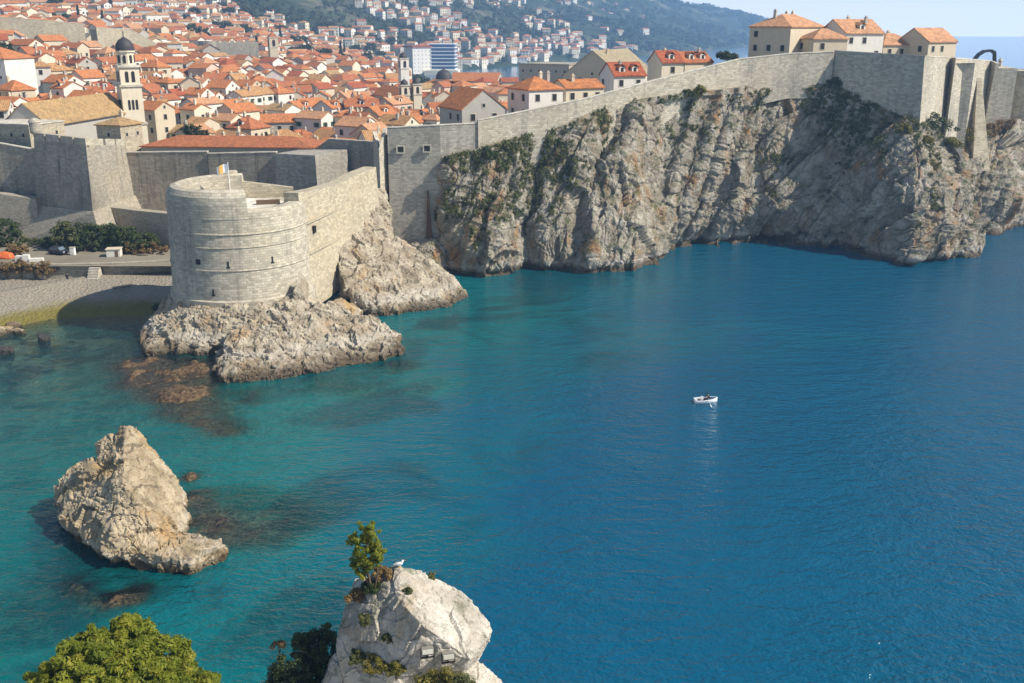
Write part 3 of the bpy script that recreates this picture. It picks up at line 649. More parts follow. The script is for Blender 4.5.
# openings in the tall grey wall
def opening(u, v, Y, w, h, name, label, cat, dz=0.0):
    x, y, z = at(u, v, Y); r = empty(name, (x, y, z)); tag(r, label, cat)
    mb = MB(); mb.box(-w / 2, w / 2, -0.06, 0.5, -h / 2, h / 2); mb.build('dark_recess', DARK, r)
    f = MB(); k = 0.22
    for (a, b, c_, d_) in ((-w / 2 - k, w / 2 + k, h / 2, h / 2 + k), (-w / 2 - k, w / 2 + k, -h / 2 - k, -h / 2), (-w / 2 - k, -w / 2, -h / 2, h / 2), (w / 2, w / 2 + k, -h / 2, h / 2)): f.box(a, b, -0.12, 0.4, c_, d_)
    f.build('frame', STONE_CAP, r); return r
opening(400.5, 149.5, 187.9, 1.1, 1.0, 'gun_port', 'square opening in the grey sea wall nearer the spur wall', 'opening')
opening(427, 148.5, 187.9, 1.1, 1.0, 'gun_port', 'square opening in the grey sea wall nearer the cliff', 'opening')

# ------------------------------------------------------------------ landward walls behind the cove
wall_run('curtain_wall', 'grey curtain wall at the far left edge', 'city wall', [wp(-60, 137, 203, zb=3), wp(0, 143, 201, zb=3), wp(40, 150, 199, zb=3)], 3.5, STONE_DARK, 0.03)
wall_run('curtain_wall', 'long streaked curtain wall between bastion and round fort, under the long terracotta roof', 'city wall', [wp(112, 152, 208, zb=3), wp(207, 151, 205, zb=3)], 3.5, STONE_DARK, 0.03)
wall_run('curtain_wall', 'streaked curtain wall section directly behind the flag', 'city wall', [wp(207.4, 153, 204.6, zb=3), wp(276, 151.5, 202.5, zb=3)], 3.5, STONE_DARK, 0.03)
# inner bastion block with a bright right flank
A = at(275, 153.5, 202); B = at(315, 155.5, 198.5); C_ = at(347, 149.5, 208); D = at(300, 149.5, 211)
root = empty('bastion_block', (A[0], A[1], 3)); tag(root, 'low square bastion with bright right flank behind the round fort', 'bastion')
mb = MB(); rg = [(p[0] - A[0], p[1] - A[1]) for p in (A, B, C_, D)]; zt = [A[2] - 3, B[2] - 3, C_[2] - 3, D[2] - 3]
rb = [(-0.6, -0.7), (rg[1][0] + .5, rg[1][1] - 0.9), (rg[2][0] + .6, rg[2][1]), rg[3]]
mb.prism(rb, 0, zt, rg); mb.build('masonry', STONE_GREY, root)
wall_run('curtain_wall', 'high grey wall with a sloping end between square bastion and tall sea wall', 'city wall', [wp(312, 151, 213, zb=3), wp(329, 138.5, 211.5, zb=3), wp(374, 141.5, 206, zb=3)], 3.0, STONE_GREY, 0.02)
wall_run('spur_wall', 'narrow sunlit return wall at the end of the tall sea wall', 'city wall', [wp(373, 131, 196, zb=4), wp(372.6, 131, 195, zb=4), wp(379, 149, 186.5, zb=4), wp(387, 128, 190.5, zb=4)][1:], 1.2, STONE_PALE, 0.0)
# main bastion
A = at(33, 132.5, 196.5); B = at(85, 138.5, 189.5); C_ = at(125, 139, 208); D = at(60, 133, 214)
root = empty('bastion', (A[0], A[1], 4)); tag(root, 'massive square bastion with a streaked front and a bright right flank', 'bastion')
mb = MB(); rg = [(p[0] - A[0], p[1] - A[1]) for p in (A, B, C_, D)]; zc = A[2] - 4
rb = [(rg[0][0] - 1.0, rg[0][1] - 1.0), (rg[1][0] + 0.3, rg[1][1] - 1.4), (rg[2][0] + 1.0, rg[2][1]), rg[3]]
mb.prism(rb, 6, [zc - 1.3, B[2] - 5.3, C_[2] - 5.3, D[2] - 5.3], rg); mb.build('masonry', STONE_DARK, root)
pp = MB()
def par_seg(p, q, za, zb_, th=1.1, hh=1.3):
    p = Vector(p); q = Vector(q); d = (q - p).normalized(); nn = Vector((-d.y, d.x)) * th; e = 0.004
    pp.hexa([(p.x, p.y, za - hh), (q.x, q.y, zb_ - hh), (q.x + nn.x, q.y + nn.y, zb_ - hh), (p.x + nn.x, p.y + nn.y, za - hh), (p.x, p.y, za), (q.x, q.y, zb_), (q.x + nn.x, q.y + nn.y, zb_), (p.x + nn.x, p.y + nn.y, za)])
a_, b_ = Vector(rg[0]), Vector(rg[1]); zb1 = B[2] - 4
for k, (s0, s1) in enumerate(((0.0, .21), (.24, .5), (.53, .76), (.79, 1.0))): par_seg(a_ + (b_ - a_) * s0, a_ + (b_ - a_) * s1, zc + (zb1 - zc) * s0, zc + (zb1 - zc) * s1)
a_, b_ = Vector(rg[1]), Vector(rg[2]); zb2 = C_[2] - 4
for s0, s1 in ((0.03, .42), (.48, .72), (.75, 1.0)): par_seg(a_ + (b_ - a_) * s0, a_ + (b_ - a_) * s1, zb1 + (zb2 - zb1) * s0, zb1 + (zb2 - zb1) * s1)
pp.build('parapet', STONE_PALE, root)
# flared scarp under it and the low outer wall
sc = MB()
r0 = [(-4.5, -4.5), (rg[1][0] + 2.8, rg[1][1] - 4.5), (rg[2][0] + 4, rg[2][1] - 3), (rg[3][0] - 2, rg[3][1])]
r1 = [(rg[0][0] - 1.15, rg[0][1] - 1.2), (rg[1][0] + .5, rg[1][1] - 1.65), (rg[2][0] + 1.2, rg[2][1] - .2), (rg[3][0], rg[3][1] - .2)]
sc.prism(r0, 0, 7.3, r1); sc.build('scarp', RUBBLE, root)
x, y, z = at(35.5, 130, 197); tu = empty('sentry_turret', (x, y, z - 1.2)); tag(tu, 'small round sentry turret on the bastion corner', 'turret')
mb = MB(); mb.lathe([(0.0, 0), (0.95, 0.6), (1.05, 1.0), (1.05, 2.6), (1.15, 2.7), (1.0, 3.1), (0.6, 3.4), (0.0, 3.55)], n=20); mb.build('drum', STONE_PALE, tu, weld=True)
wall_run('outer_wall', 'low outer wall in front of the left curtain wall', 'wall', [wp(-60, 189, 196, zb=3), wp(0, 194, 194.5, zb=3), wp(36, 199, 193.4, zb=3)], 2.0, RUBBLE, 0.1, parapet=False)
wall_run('outer_wall', 'low outer wall behind the dark bushes, running to the round fort', 'wall', [wp(100, 206, 196, zb=3), wp(140, 211, 192, zb=3), wp(182, 215, 186, zb=3), wp(230, 217, 184, zb=3)], 2.0, RUBBLE, 0.06, parapet=False)

# ------------------------------------------------------------------ the round fort
FX, FY = at(236, 190, 153.5)[0], 153.5
ZB, ZL, ZH = 4.0, 19.2, 22.2
fort = empty('round_fort', (FX, FY, ZB)); tag(fort, 'round sunlit stone fort with a half-height parapet and a flag', 'fort')
def rad(z): return 10.75 - (z - ZB) * 0.03
def zl(z): return z - ZB
prof = [(rad(ZB) + .5, zl(1.0)), (rad(ZB) + .35, zl(5.9)), (rad(6), zl(6.05))]
bands = []
for zc_ in (10.55, 13.95, 15.9):
    bands.append(zc_)
prof += [(rad(ZL - 1.0), zl(ZL - 1.0)), (0, zl(ZL - 1.0))]
mb = MB(); mb.lathe(prof, n=96); mb.build('drum', STONE_PALE, fort)
for zc_, s in ((10.55, .11), (13.95, .05), (15.9, .13)):
    b = MB(); b.lathe([(rad(zc_) - .1, zl(zc_ - s)), (rad(zc_) + .1, zl(zc_ - s)), (rad(zc_) + .14, zl(zc_)), (rad(zc_) + .1, zl(zc_ + s)), (rad(zc_) - .1, zl(zc_ + s))], n=96); b.build('string_course', STONE_PALE, fort)
TO, FROM = R(-67), R(-262)        # tall rounded parapet: from the front notch round the left side to the back
r_ = rad(ZL)
par = MB(); par.lathe([(r_ + .09, zl(ZL - 1.1)), (r_ + .03, zl(20.2)), (r_ - .15, zl(21.2)), (r_ - .7, zl(21.95)), (r_ - 1.5, zl(ZH)), (r_ - 2.3, zl(ZH - .25)), (r_ - 2.35, zl(ZL - .9))], n=72, a0=FROM, a1=TO)
par.build('parapet', STONE_PALE, fort)
par = MB(); par.lathe([(r_ + .085, zl(ZL - 1.1)), (r_, zl(ZL - .15)), (r_ - .5, zl(ZL + .1)), (r_ - 2.1, zl(ZL + .05)), (r_ - 2.15, zl(ZL - .9))], n=50, a0=TO + .002, a1=R(28))
par.build('parapet', STONE_PALE, fort)
fl = MB(); fl.lathe([(r_ - 2.3, zl(ZL - .96)), (0, zl(ZL - .94))], n=48); fl.build('court_floor', PAVING, fort)
# openings on the drum
def drum_hole(u, v, w, h, name):
    best = min(((abs(proj(FX + rad(z) * math.sin(a), FY - rad(z) * math.cos(a), z)[0] - u) + abs(proj(FX + rad(z) * math.sin(a), FY - rad(z) * math.cos(a), z)[1] - v), a, z) for a in np.linspace(-1.3, 1.3, 131) for z in np.linspace(5, 18, 131)))
    _, a, z = best; c = Vector((rad(z) * math.sin(a), -rad(z) * math.cos(a), zl(z))); d = Vector((math.sin(a), -math.cos(a), 0)); s = Vector((math.cos(a), math.sin(a), 0)); up = Vector((0, 0, 1))
    mb = MB(); q = [c + d * k + s * (i * w / 2) + up * (j * h / 2) for (k, i, j) in ((.05, -1, -1), (.05, 1, -1), (-.6, 1, -1), (-.6, -1, -1), (.05, -1, 1), (.05, 1, 1), (-.6, 1, 1), (-.6, -1, 1))]
    mb.hexa(q); mb.build(name, DARK, fort)
drum_hole(198, 262, 0.8, 0.8, 'gun_port')
for u, v in ((228, 265), (273, 260), (214, 293)):
    drum_hole(u, v, 0.24, 1.0, 'arrow_slit'); drum_hole(u, v + 2.5, 0.55, 0.22, 'arrow_slit')
# court: inner walls
cw = MB()
def cwall(a, b, z0, z1, th=.9, zz=None):
    a = Vector(a[:2]) - Vector((FX, FY)); b = Vector(b[:2]) - Vector((FX, FY)); d = (b - a).normalized(); nn = Vector((-d.y, d.x)) * th; z2 = zz if zz is not None else z1
    cw.hexa([(a.x, a.y, zl(z0)), (b.x, b.y, zl(z0)), (b.x + nn.x, b.y + nn.y, zl(z0)), (a.x + nn.x, a.y + nn.y, zl(z0)), (a.x, a.y, zl(z1)), (b.x, b.y, zl(z2)), (b.x + nn.x, b.y + nn.y, zl(z2)), (a.x + nn.x, a.y + nn.y, zl(z1))])
k1 = at(238, 181, 161.5); k2 = at(293, 190, 163)
cwall(k1, k2, ZL - 1, k1[2], 1.0, k2[2] + 0.4)
cw.build('court_wall', STONE_WARM, fort)
cw = MB(); cwall(at(218, 170, 160.5), at(238, 178, 162), ZL - 1, 22.6, 1.4, 22.6); cw.build('court_wall', STONE_PALE, fort)
mb = MB(); xx = at(268, 205, 156); mb.hexa([(xx[0] - FX - 1.6, 1.6, zl(ZL - .9)), (xx[0] - FX + 1.9, 2.6, zl(ZL - .9)), (xx[0] - FX + 1.7, 3.4, zl(ZL - .9)), (xx[0] - FX - 1.8, 2.4, zl(ZL - .9)), (xx[0] - FX - 1.6, 1.6, zl(ZL - .3)), (xx[0] - FX + 1.9, 2.6, zl(ZL - .3)), (xx[0] - FX + 1.7, 3.4, zl(ZL - .3)), (xx[0] - FX - 1.8, 2.4, zl(ZL - .3))]); mb.build('stage_box', WOOD, fort)
# flag
fx, fy, fz = at(230, 190, 157.0)
fp = empty('flagpole', (fx, fy, ZL - .95)); tag(fp, 'thin flagpole with a white and gold flag on the round fort', 'flag')
mb = MB(); mb.tube((0, 0, 0), (0, 0, 6.2), 0.07, 0.04, 8); mb.lathe([(0, 6.2), (.1, 6.27), (0, 6.36)], n=8); mb.build('pole', WHITE, fp)
def wave_flag(c0, c1):
    mb = MB(); n = 14
    for k in range(n):
        a, b = c0 + (c1 - c0) * k / n, c0 + (c1 - c0) * (k + 1) / n
        f = lambda t: (-0.08 - 1.75 * t, 0.22 * math.sin(t * 6.5) * (t + .2), 4.75 - 0.45 * t * t + .05 * math.sin(t * 5))
        p, q = f(a), f(b); P = [p, q, (q[0], q[1], q[2] + 1.3), (p[0], p[1], p[2] + 1.3)]
        mb.poly(P); mb.poly([(x, y + .015, z) for x, y, z in P][::-1])
    return mb
FLAGW = plain('flag_white', (0.75, 0.76, 0.82), 0.7, .05); FLAGG = plain('flag_gold', (0.62, 0.36, 0.10), 0.7, .1)
wave_flag(0, .42).build('cloth', FLAGW, fp); wave_flag(.42, .8).build('emblem', FLAGG, fp); wave_flag(.8, 1).build('cloth', FLAGW, fp)
# straight wall joining the fort to the tall sea wall
w_ = wall_run('link_wall', 'warm sunlit wall linking the round fort to the spur rock', 'city wall', [wp(298, 193, 152.5, zb=2), wp(318, 189.5, 160, zb=2), wp(338, 184, 167.5, zb=3), wp(341, 183, 168.2, zb=3), wp(360, 173, 174, zb=5), wp(376, 167, 180, zb=8)], 2.4, STONE_WARM, 0.05, parapet=False)
A = Vector(at(299, 193, 152.3)[:2]); B = Vector(at(337, 184, 167.3)[:2])
b = MB()
for zc_ in (15.6, 10.8):
    for s0, s1 in ((0.0, 1.0),):
        p = A + (B - A) * s0; q = A + (B - A) * s1; d = (q - p).normalized(); nn = Vector((d.y, -d.x)); e = .05 * (19 - zc_) + .15; o = w_.location
        P = [(p + nn * e), (q + nn * e), (q - nn * .3), (p - nn * .3)]
        b.hexa([(v.x - o.x, v.y - o.y, zc_ - .18 - o.z) for v in P] + [(v.x - o.x, v.y - o.y, zc_ + .18 - o.z) for v in P])
b.build('string_course', STONE_WARM, w_)
b = MB(); p = A + (B - A) * .28; d = (B - A).normalized(); nn = Vector((d.y, -d.x)); o = w_.location
P = [p + nn * .45 - d * .4, p + nn * .45 + d * .4, p - nn * .5 + d * .4, p - nn * .5 - d * .4]
b.hexa([(v.x - o.x, v.y - o.y, 13.6 - o.z) for v in P] + [(v.x - o.x, v.y - o.y, 14.7 - o.z) for v in P]); b.build('window', DARK, w_)
# ------------------------------------------------------------------ rocks
from mathutils.bvhtree import BVHTree
def W(u, v, z=-1.5):
    x, y, _ = atz(u, v, 0.0); return (x, y, z)
def surf(o):
    me = o.data; return BVHTree.FromPolygons([o.matrix_world @ v.co for v in me.vertices], [p.vertices[:] for p in me.polygons])
def hit(b, u, v):
    d = Vector(ray(u, v)).normalized(); r = b.ray_cast(Vector((0, 0, H)), d); return r[0], r[1]
def down(b, x, y, z=80):
    r = b.ray_cast(Vector((x, y, z)), Vector((0, 0, -1))); return r[0], r[1]
def stone_disp(L, amp, seed, st=(1, 1, 1), rw=.32, fw=.8):
    def f(p):
        w = np.stack([fbm(p / (L * 1.3), 3, seed + 90), fbm(p / (L * 1.3) + 7, 3, seed + 93), fbm(p / (L * 1.3) + 13, 3, seed + 96)], 1) * L * 0.35
        q = (p + w) * np.array(st)
        f1, f2, fa, ra = cells(q / L, seed); g1, g2, fb, rb = cells(q / (L * .38) + 4, seed + 9); h1, h2, fc, rc = cells(q / (L * .14) + 2, seed + 19)
        r = ridged(q / (L * 1.1), 6, seed + 30, 0.58)
        return amp * (0.8 * fa + 0.45 * (ra - .5) + fw * (0.42 * fb + 0.25 * (rb - .5) + 0.16 * fc + 0.1 * (rc - .5)) + rw * r - 0.2 * np.exp(-((g2 - g1) / .06) ** 2) - 0.1)
    return f
def rock(name, label, hulls, voxel, disp, mat, cat='rock'):
    hulls = [list(h) + [(p[0], p[1], .55) for p in h if abs(p[2] + 1.5) < 1e-6] for h in hulls]
    o = hulls_to_rock(name, hulls, voxel, disp, mat, smooth=False); return tag(o, label, cat)

# rock carrying the round fort
ring = [(FX + 11.0 * math.cos(a), FY + 11.0 * math.sin(a), 5.2) for a in np.linspace(0, 6.28, 18)]
hL = ring + [(p[0], p[1], -2) for p in ring] + [W(146, 348), W(141, 338), W(160, 352), W(200, 356), W(245, 352), W(290, 345)] + [at(165, 303, 149), at(185, 306, 144.2), at(215, 309, 141.3), at(250, 308, 141), at(290, 300, 145)]
hL2 = [W(143, 349), W(150, 355), W(178, 352), W(165, 335), at(150, 325, 146), at(160, 310, 147), at(178, 318, 144), at(185, 335, 141.5), W(190, 352)]
fort_rock = rock('rock', 'grey-streaked rock base carrying the round fort', [hL, hL2], 0.26, stone_disp(2.8, 0.75, 5, (1, 1, .7), fw=1.1), ROCK_PALE)
hA = [W(213, 373), W(222, 382), W(240, 383), W(282, 379), W(330, 370), W(372, 362), W(400, 356), W(405, 350), at(401, 350, 139), at(395, 334, 141), at(372, 318, 143.5), at(335, 312, 144), at(300, 301, 146), at(262, 309, 141.5), at(232, 335, 137),
      at(216, 352, 133.5), at(228, 350, 132), at(245, 330, 136), W(400, 338), W(330, 330), W(260, 330)]
hA2 = [at(275, 300, 146), at(300, 296, 147), at(322, 300, 148), at(345, 304, 150), at(350, 318, 150), at(300, 322, 141), at(265, 320, 140), W(350, 325), W(270, 330), W(300, 345)]
hA3 = [at(285, 297, 145.5), at(312, 300, 145.5), at(338, 309, 144), at(345, 325, 141), at(318, 330, 137), at(285, 322, 138), at(268, 308, 141), W(330, 350), W(290, 350), at(300, 345, 133)]
hA4 = [at(345, 312, 144.5), at(375, 317, 143), at(397, 332, 140.5), at(403, 349, 138), at(380, 352, 135), at(352, 340, 136), at(340, 322, 141), W(398, 354), W(360, 362)]
hA5 = [at(238, 322, 138), at(262, 318, 138), at(280, 335, 134), at(262, 352, 130.5), at(232, 348, 131), at(222, 340, 133.5), W(225, 376), W(262, 379), W(285, 370)]
fore_rock = rock('rock', 'big rough pale rock jutting into the sea in front of the round fort', [hA, hA2, hA3, hA4, hA5], 0.2, stone_disp(3.2, 0.8, 12, fw=1.1), ROCK_PALE)
b1 = [at(293, 292, 145), at(297, 279, 147), at(305, 277, 148), at(309, 286, 147.5), at(303, 294, 145), at(296, 294, 148), at(294, 307, 144.5), at(309, 307, 145.5), at(300, 310, 147)]
rock('boulder', 'dark upright boulder against the foot of the round fort', [b1], 0.12, stone_disp(1.2, 0.18, 31), ROCK_PALE, 'boulder')
hB = [at(369, 186, 181), at(386, 189, 185.5), at(359, 211, 176.5), at(345, 226, 171.5), at(343, 262, 165), at(391, 222, 181), at(393, 246, 177), at(372, 215, 176.5), at(365, 268, 168), at(388, 262, 173), at(375, 190, 189), at(395, 250, 188), W(370, 290), W(395, 268)]
hB0 = [at(341, 226, 170.8), at(392, 240, 177.5), at(408, 252, 175.0), at(338, 262, 163.5), at(345, 292, 158), at(420, 268, 171.5), at(388, 275, 166), W(345, 300), W(425, 290), W(400, 265), at(400, 250, 186)]
hB2 = [at(396, 238, 177), at(430, 264, 172.5), at(455, 279, 170.5), at(464, 290, 168.5), W(467, 297), W(450, 306), W(425, 311), W(400, 314), W(375, 316), W(350, 312), at(352, 290, 158), at(385, 262, 168), at(410, 285, 164), at(378, 297, 159), W(440, 275), W(400, 265)]
spur = rock('rock', 'pale rock spur climbing from the sea to the narrow return wall', [hB, hB0, hB2], 0.25, stone_disp(3.2, 0.8, 21, (1, 1, .7), fw=1.1), ROCK_PALE)
hC = [W(330, 330), W(352, 322), W(362, 316), W(340, 300), at(345, 300, 154), at(332, 305, 150), at(352, 308, 153), W(320, 310)]
rock('rock', 'low tawny rocks in the gap between the fort rock and the spur', [hC], 0.2, stone_disp(2.0, 0.5, 26), ROCK_TAN)
hD = [at(400, 246, 186.5), at(420, 240, 187), at(440, 236, 187), at(446, 262, 184.5), at(430, 262, 183), at(405, 262, 181), W(448, 271), W(430, 276), W(405, 280), W(395, 270), at(395, 250, 187.6), at(445, 240, 188)]
rock('rock', 'dark rock filling the cleft between the spur and the cliff', [hD], 0.22, stone_disp(2.2, .5, 29), ROCK_CLIFF)
# island rock
hI = [at(126, 425, 88), at(137, 428, 88.5), at(110, 440, 87.5), at(101, 456, 86.8), at(90, 480, 86), at(72, 500, 85.5), at(60, 512, 84), at(62, 520, 82.5), at(86, 540, 79), at(110, 556, 76.5), at(122, 480, 81), at(150, 525, 78.5), at(187, 520, 83), at(178, 492, 87), at(165, 468, 89), at(150, 448, 89.5),
      W(62, 514), W(88, 540), W(115, 556), W(190, 535), W(186, 500), W(150, 485), W(90, 490)]
hI2 = [at(128, 540, 77.5), at(150, 533, 79), at(178, 534, 79.2), at(208, 542, 79.5), at(226, 549, 79.3), W(229, 553), W(212, 566), W(192, 575), W(165, 567), W(130, 556), at(160, 556, 76), at(190, 562, 76), W(195, 540), W(150, 530), at(120, 552, 76.6)]
hI3 = [at(128, 424, 88.2), at(136, 425, 88.3), at(140, 436, 88), at(120, 440, 87), at(112, 450, 86.5), at(138, 460, 87)]
hI4 = [at(60, 478, 87), at(68, 467, 87.5), at(84, 459, 88), at(97, 462, 87), at(53, 494, 86), at(53, 508, 85), at(64, 516, 83), at(85, 500, 82.8), at(98, 470, 84.6), at(90, 455, 87.5)]
hI5 = [at(100, 440, 87.5), at(112, 434, 88), at(118, 446, 87), at(100, 462, 86), at(112, 470, 85), at(96, 452, 88)]
hI6 = [at(146, 446, 89), at(160, 458, 88.5), at(176, 480, 87), at(180, 500, 85), at(160, 500, 83.5), at(150, 470, 86), at(165, 470, 90)]
hI7 = [at(176, 527, 80), at(205, 537, 79.6), at(224, 545, 79.6), W(229, 554), at(200, 556, 77.5), at(180, 545, 78), W(215, 566), W(180, 565)]
island = rock('sea_stack', 'tall tan rock standing alone in the turquoise shallows', [hI, hI2, hI3, hI4, hI5, hI6, hI7], 0.12, stone_disp(2.4, 0.62, 41, rw=.25, fw=.85), ROCK_TAN)
rock('rock', 'small dark rock breaking the water off the beach', [[W(38, 337), W(50, 338), W(46, 342), W(40, 342), at(43, 334.5, 144), at(47, 335, 144.5), at(40, 338, 143)]], 0.1, stone_disp(0.9, 0.16, 51), plain('wet_rock', (0.045, 0.04, 0.035), .6, .3))
rock('rock', 'flat dark rock in the water at the left picture edge', [[W(-6, 349), W(14, 349), W(13, 354), W(-4, 355), at(-4, 347, 137.5), at(12, 347.5, 138), at(4, 350, 136)]], 0.1, stone_disp(0.9, 0.14, 52), bpy.data.materials['wet_rock'])
for k, (u, v, r) in enumerate([(6, 331, 1.6), (14, 327, 1.2), (-6, 334, 2.0), (20, 333, 1.0)]):
    x, y, _ = atz(u, v); pts = [(x + r * math.cos(a) * random.uniform(.7, 1.1), y + r * math.sin(a) * random.uniform(.7, 1.1), z) for a in np.linspace(0, 6.3, 8) for z in (-.5, random.uniform(.3, .8))]
    rock('rock', ['tan boulder at the left end of the beach waterline', 'smaller tan boulder resting on the beach slope at the left', 'largest tan boulder cut by the left edge at the waterline', 'outermost small tan boulder at the waterline'][k], [pts], 0.12, stone_disp(0.8, 0.22, 60 + k), ROCK_TAN)

# white crag in the foreground, with its ledge
hK = [at(398, 566, 51), at(410, 568, 51.8), at(432, 575, 52.3), at(452, 583, 52.8), at(472, 598, 52.8), at(486, 614, 52.2), at(493, 630, 50.8), at(484, 645, 49.4), at(469, 658, 47.8), at(428, 629, 46.9), at(402, 604, 48.0), at(374, 572, 51), at(360, 590, 50.8), at(346, 606, 50.6), at(337, 640, 49.5),
      at(345, 690, 48.4), at(380, 690, 47.3), at(430, 690, 48.0), at(458, 674, 49.2), at(475, 660, 52), at(340, 720, 50), at(450, 720, 52), at(360, 580, 53.5), at(440, 585, 55.5)]
hK2 = [at(340, 690, 49), at(335, 650, 50.5), at(455, 690, 48), at(470, 690, 53), at(345, 800, 46.5), at(470, 800, 48), at(350, 660, 54), at(470, 700, 55), (-14, 44, 1), (2, 44, 1), (-14, 56, 1), (2, 56, 1)]
crag = rock('crag', 'white limestone crag with a gull on top and floodlights on its face', [hK, hK2], 0.065, stone_disp(3.4, 0.3, 77, rw=.18, fw=1.0), ROCK_CRAG)
hK3 = [at(462, 662, 50), at(478, 660, 50.5), at(500, 678, 50), at(520, 700, 49.5), at(470, 690, 47.5), at(440, 690, 47.5), at(530, 730, 50), at(450, 760, 47), (-3, 49, 4), (3, 50, 2), (2, 46, 2), (-3, 46, 2)]
ledge = rock('rock', 'pale sloping ledge just below the white crag at the picture bottom', [hK3], 0.09, stone_disp(1.6, 0.2, 83), ROCK_CRAG)
hS = [(-30, 20, -1), (12, 20, -1), (12, 58, -1), (-34, 50, -1), (-30, 24, 7), (0, 24, 8), (1, 44, 6), (-16, 48, 6.0), (-26, 44, 5), (-12, 55, 2.5), (-4, 58, 1)]
shore_rock = rock('rock', 'rocky shore under the pine and the white crag, mostly below the picture', [hS], 0.45, stone_disp(4.5, 0.7, 91), ROCK_CRAG)
for o in (fort_rock, fore_rock, spur, island, crag, ledge, shore_rock): pass
B_CRAG, B_LEDGE, B_SHORE = surf(crag), surf(ledge), surf(shore_rock)
B_CLIFF = [surf(o) for o in COL.objects if o.name.split('.')[0] == 'cliff']
# ------------------------------------------------------------------ buildings
ORD = 'first second third fourth fifth sixth seventh eighth ninth tenth eleventh twelfth thirteenth fourteenth fifteenth sixteenth seventeenth eighteenth nineteenth'.split()
TENS = ['', '', 'twent', 'thirt', 'fort', 'fift', 'sixt']
def ordinal(n):
    if n < 20: return ORD[n - 1]
    t, u = divmod(n, 10); return TENS[t] + 'ieth' if u == 0 else TENS[t] + 'y-' + ORD[u - 1]
def _win_mesh(w, h, arch=False, shut=None):
    mb = MB(); mb.box(-w / 2 - .12, w / 2 + .12, -.07, .1, -.12, h + .12); n1 = len(mb.f)
    mb.box(-w / 2, w / 2, -.09, .05, 0, h); n2 = len(mb.f)
    if shut:
        mb.box(-w / 2 - .5, -w / 2 - .02, -.12, -.03, 0, h); mb.box(w / 2 + .02, w / 2 + .5, -.12, -.03, 0, h)
    o = mb.build('window', STONE_CAP); me = o.data; bpy.data.objects.remove(o)
    me.materials.append(DARK); me.materials.append(SHUT)
    for k, p in enumerate(me.polygons): p.material_index = 0 if k < n1 else (1 if k < n2 else 2)
    return me
SHUT = plain('green_shutter', (0.05, 0.11, 0.075), 0.6, .2)
WIN = [_win_mesh(.95, 1.35), _win_mesh(.85, 1.25, shut=1), _win_mesh(.6, .7), _win_mesh(1.2, 1.7)]
def add_window(parent, x, y, z, rz, kind):
    o = bpy.data.objects.new('window', WIN[kind]); o.location = (x, y, z); o.rotation_euler = (0, 0, rz); return link(o, parent)
def _slab(mb, quad, th=.22):
    """a roof plane with thickness: quad counter-clockwise from above"""
    dn = [(x, y, z - th) for x, y, z in quad]; n = len(quad)
    mb.poly(quad); mb.poly(dn[::-1])
    for i in range(n):
        j = (i + 1) % n; mb.poly([dn[i], dn[j], quad[j], quad[i]])
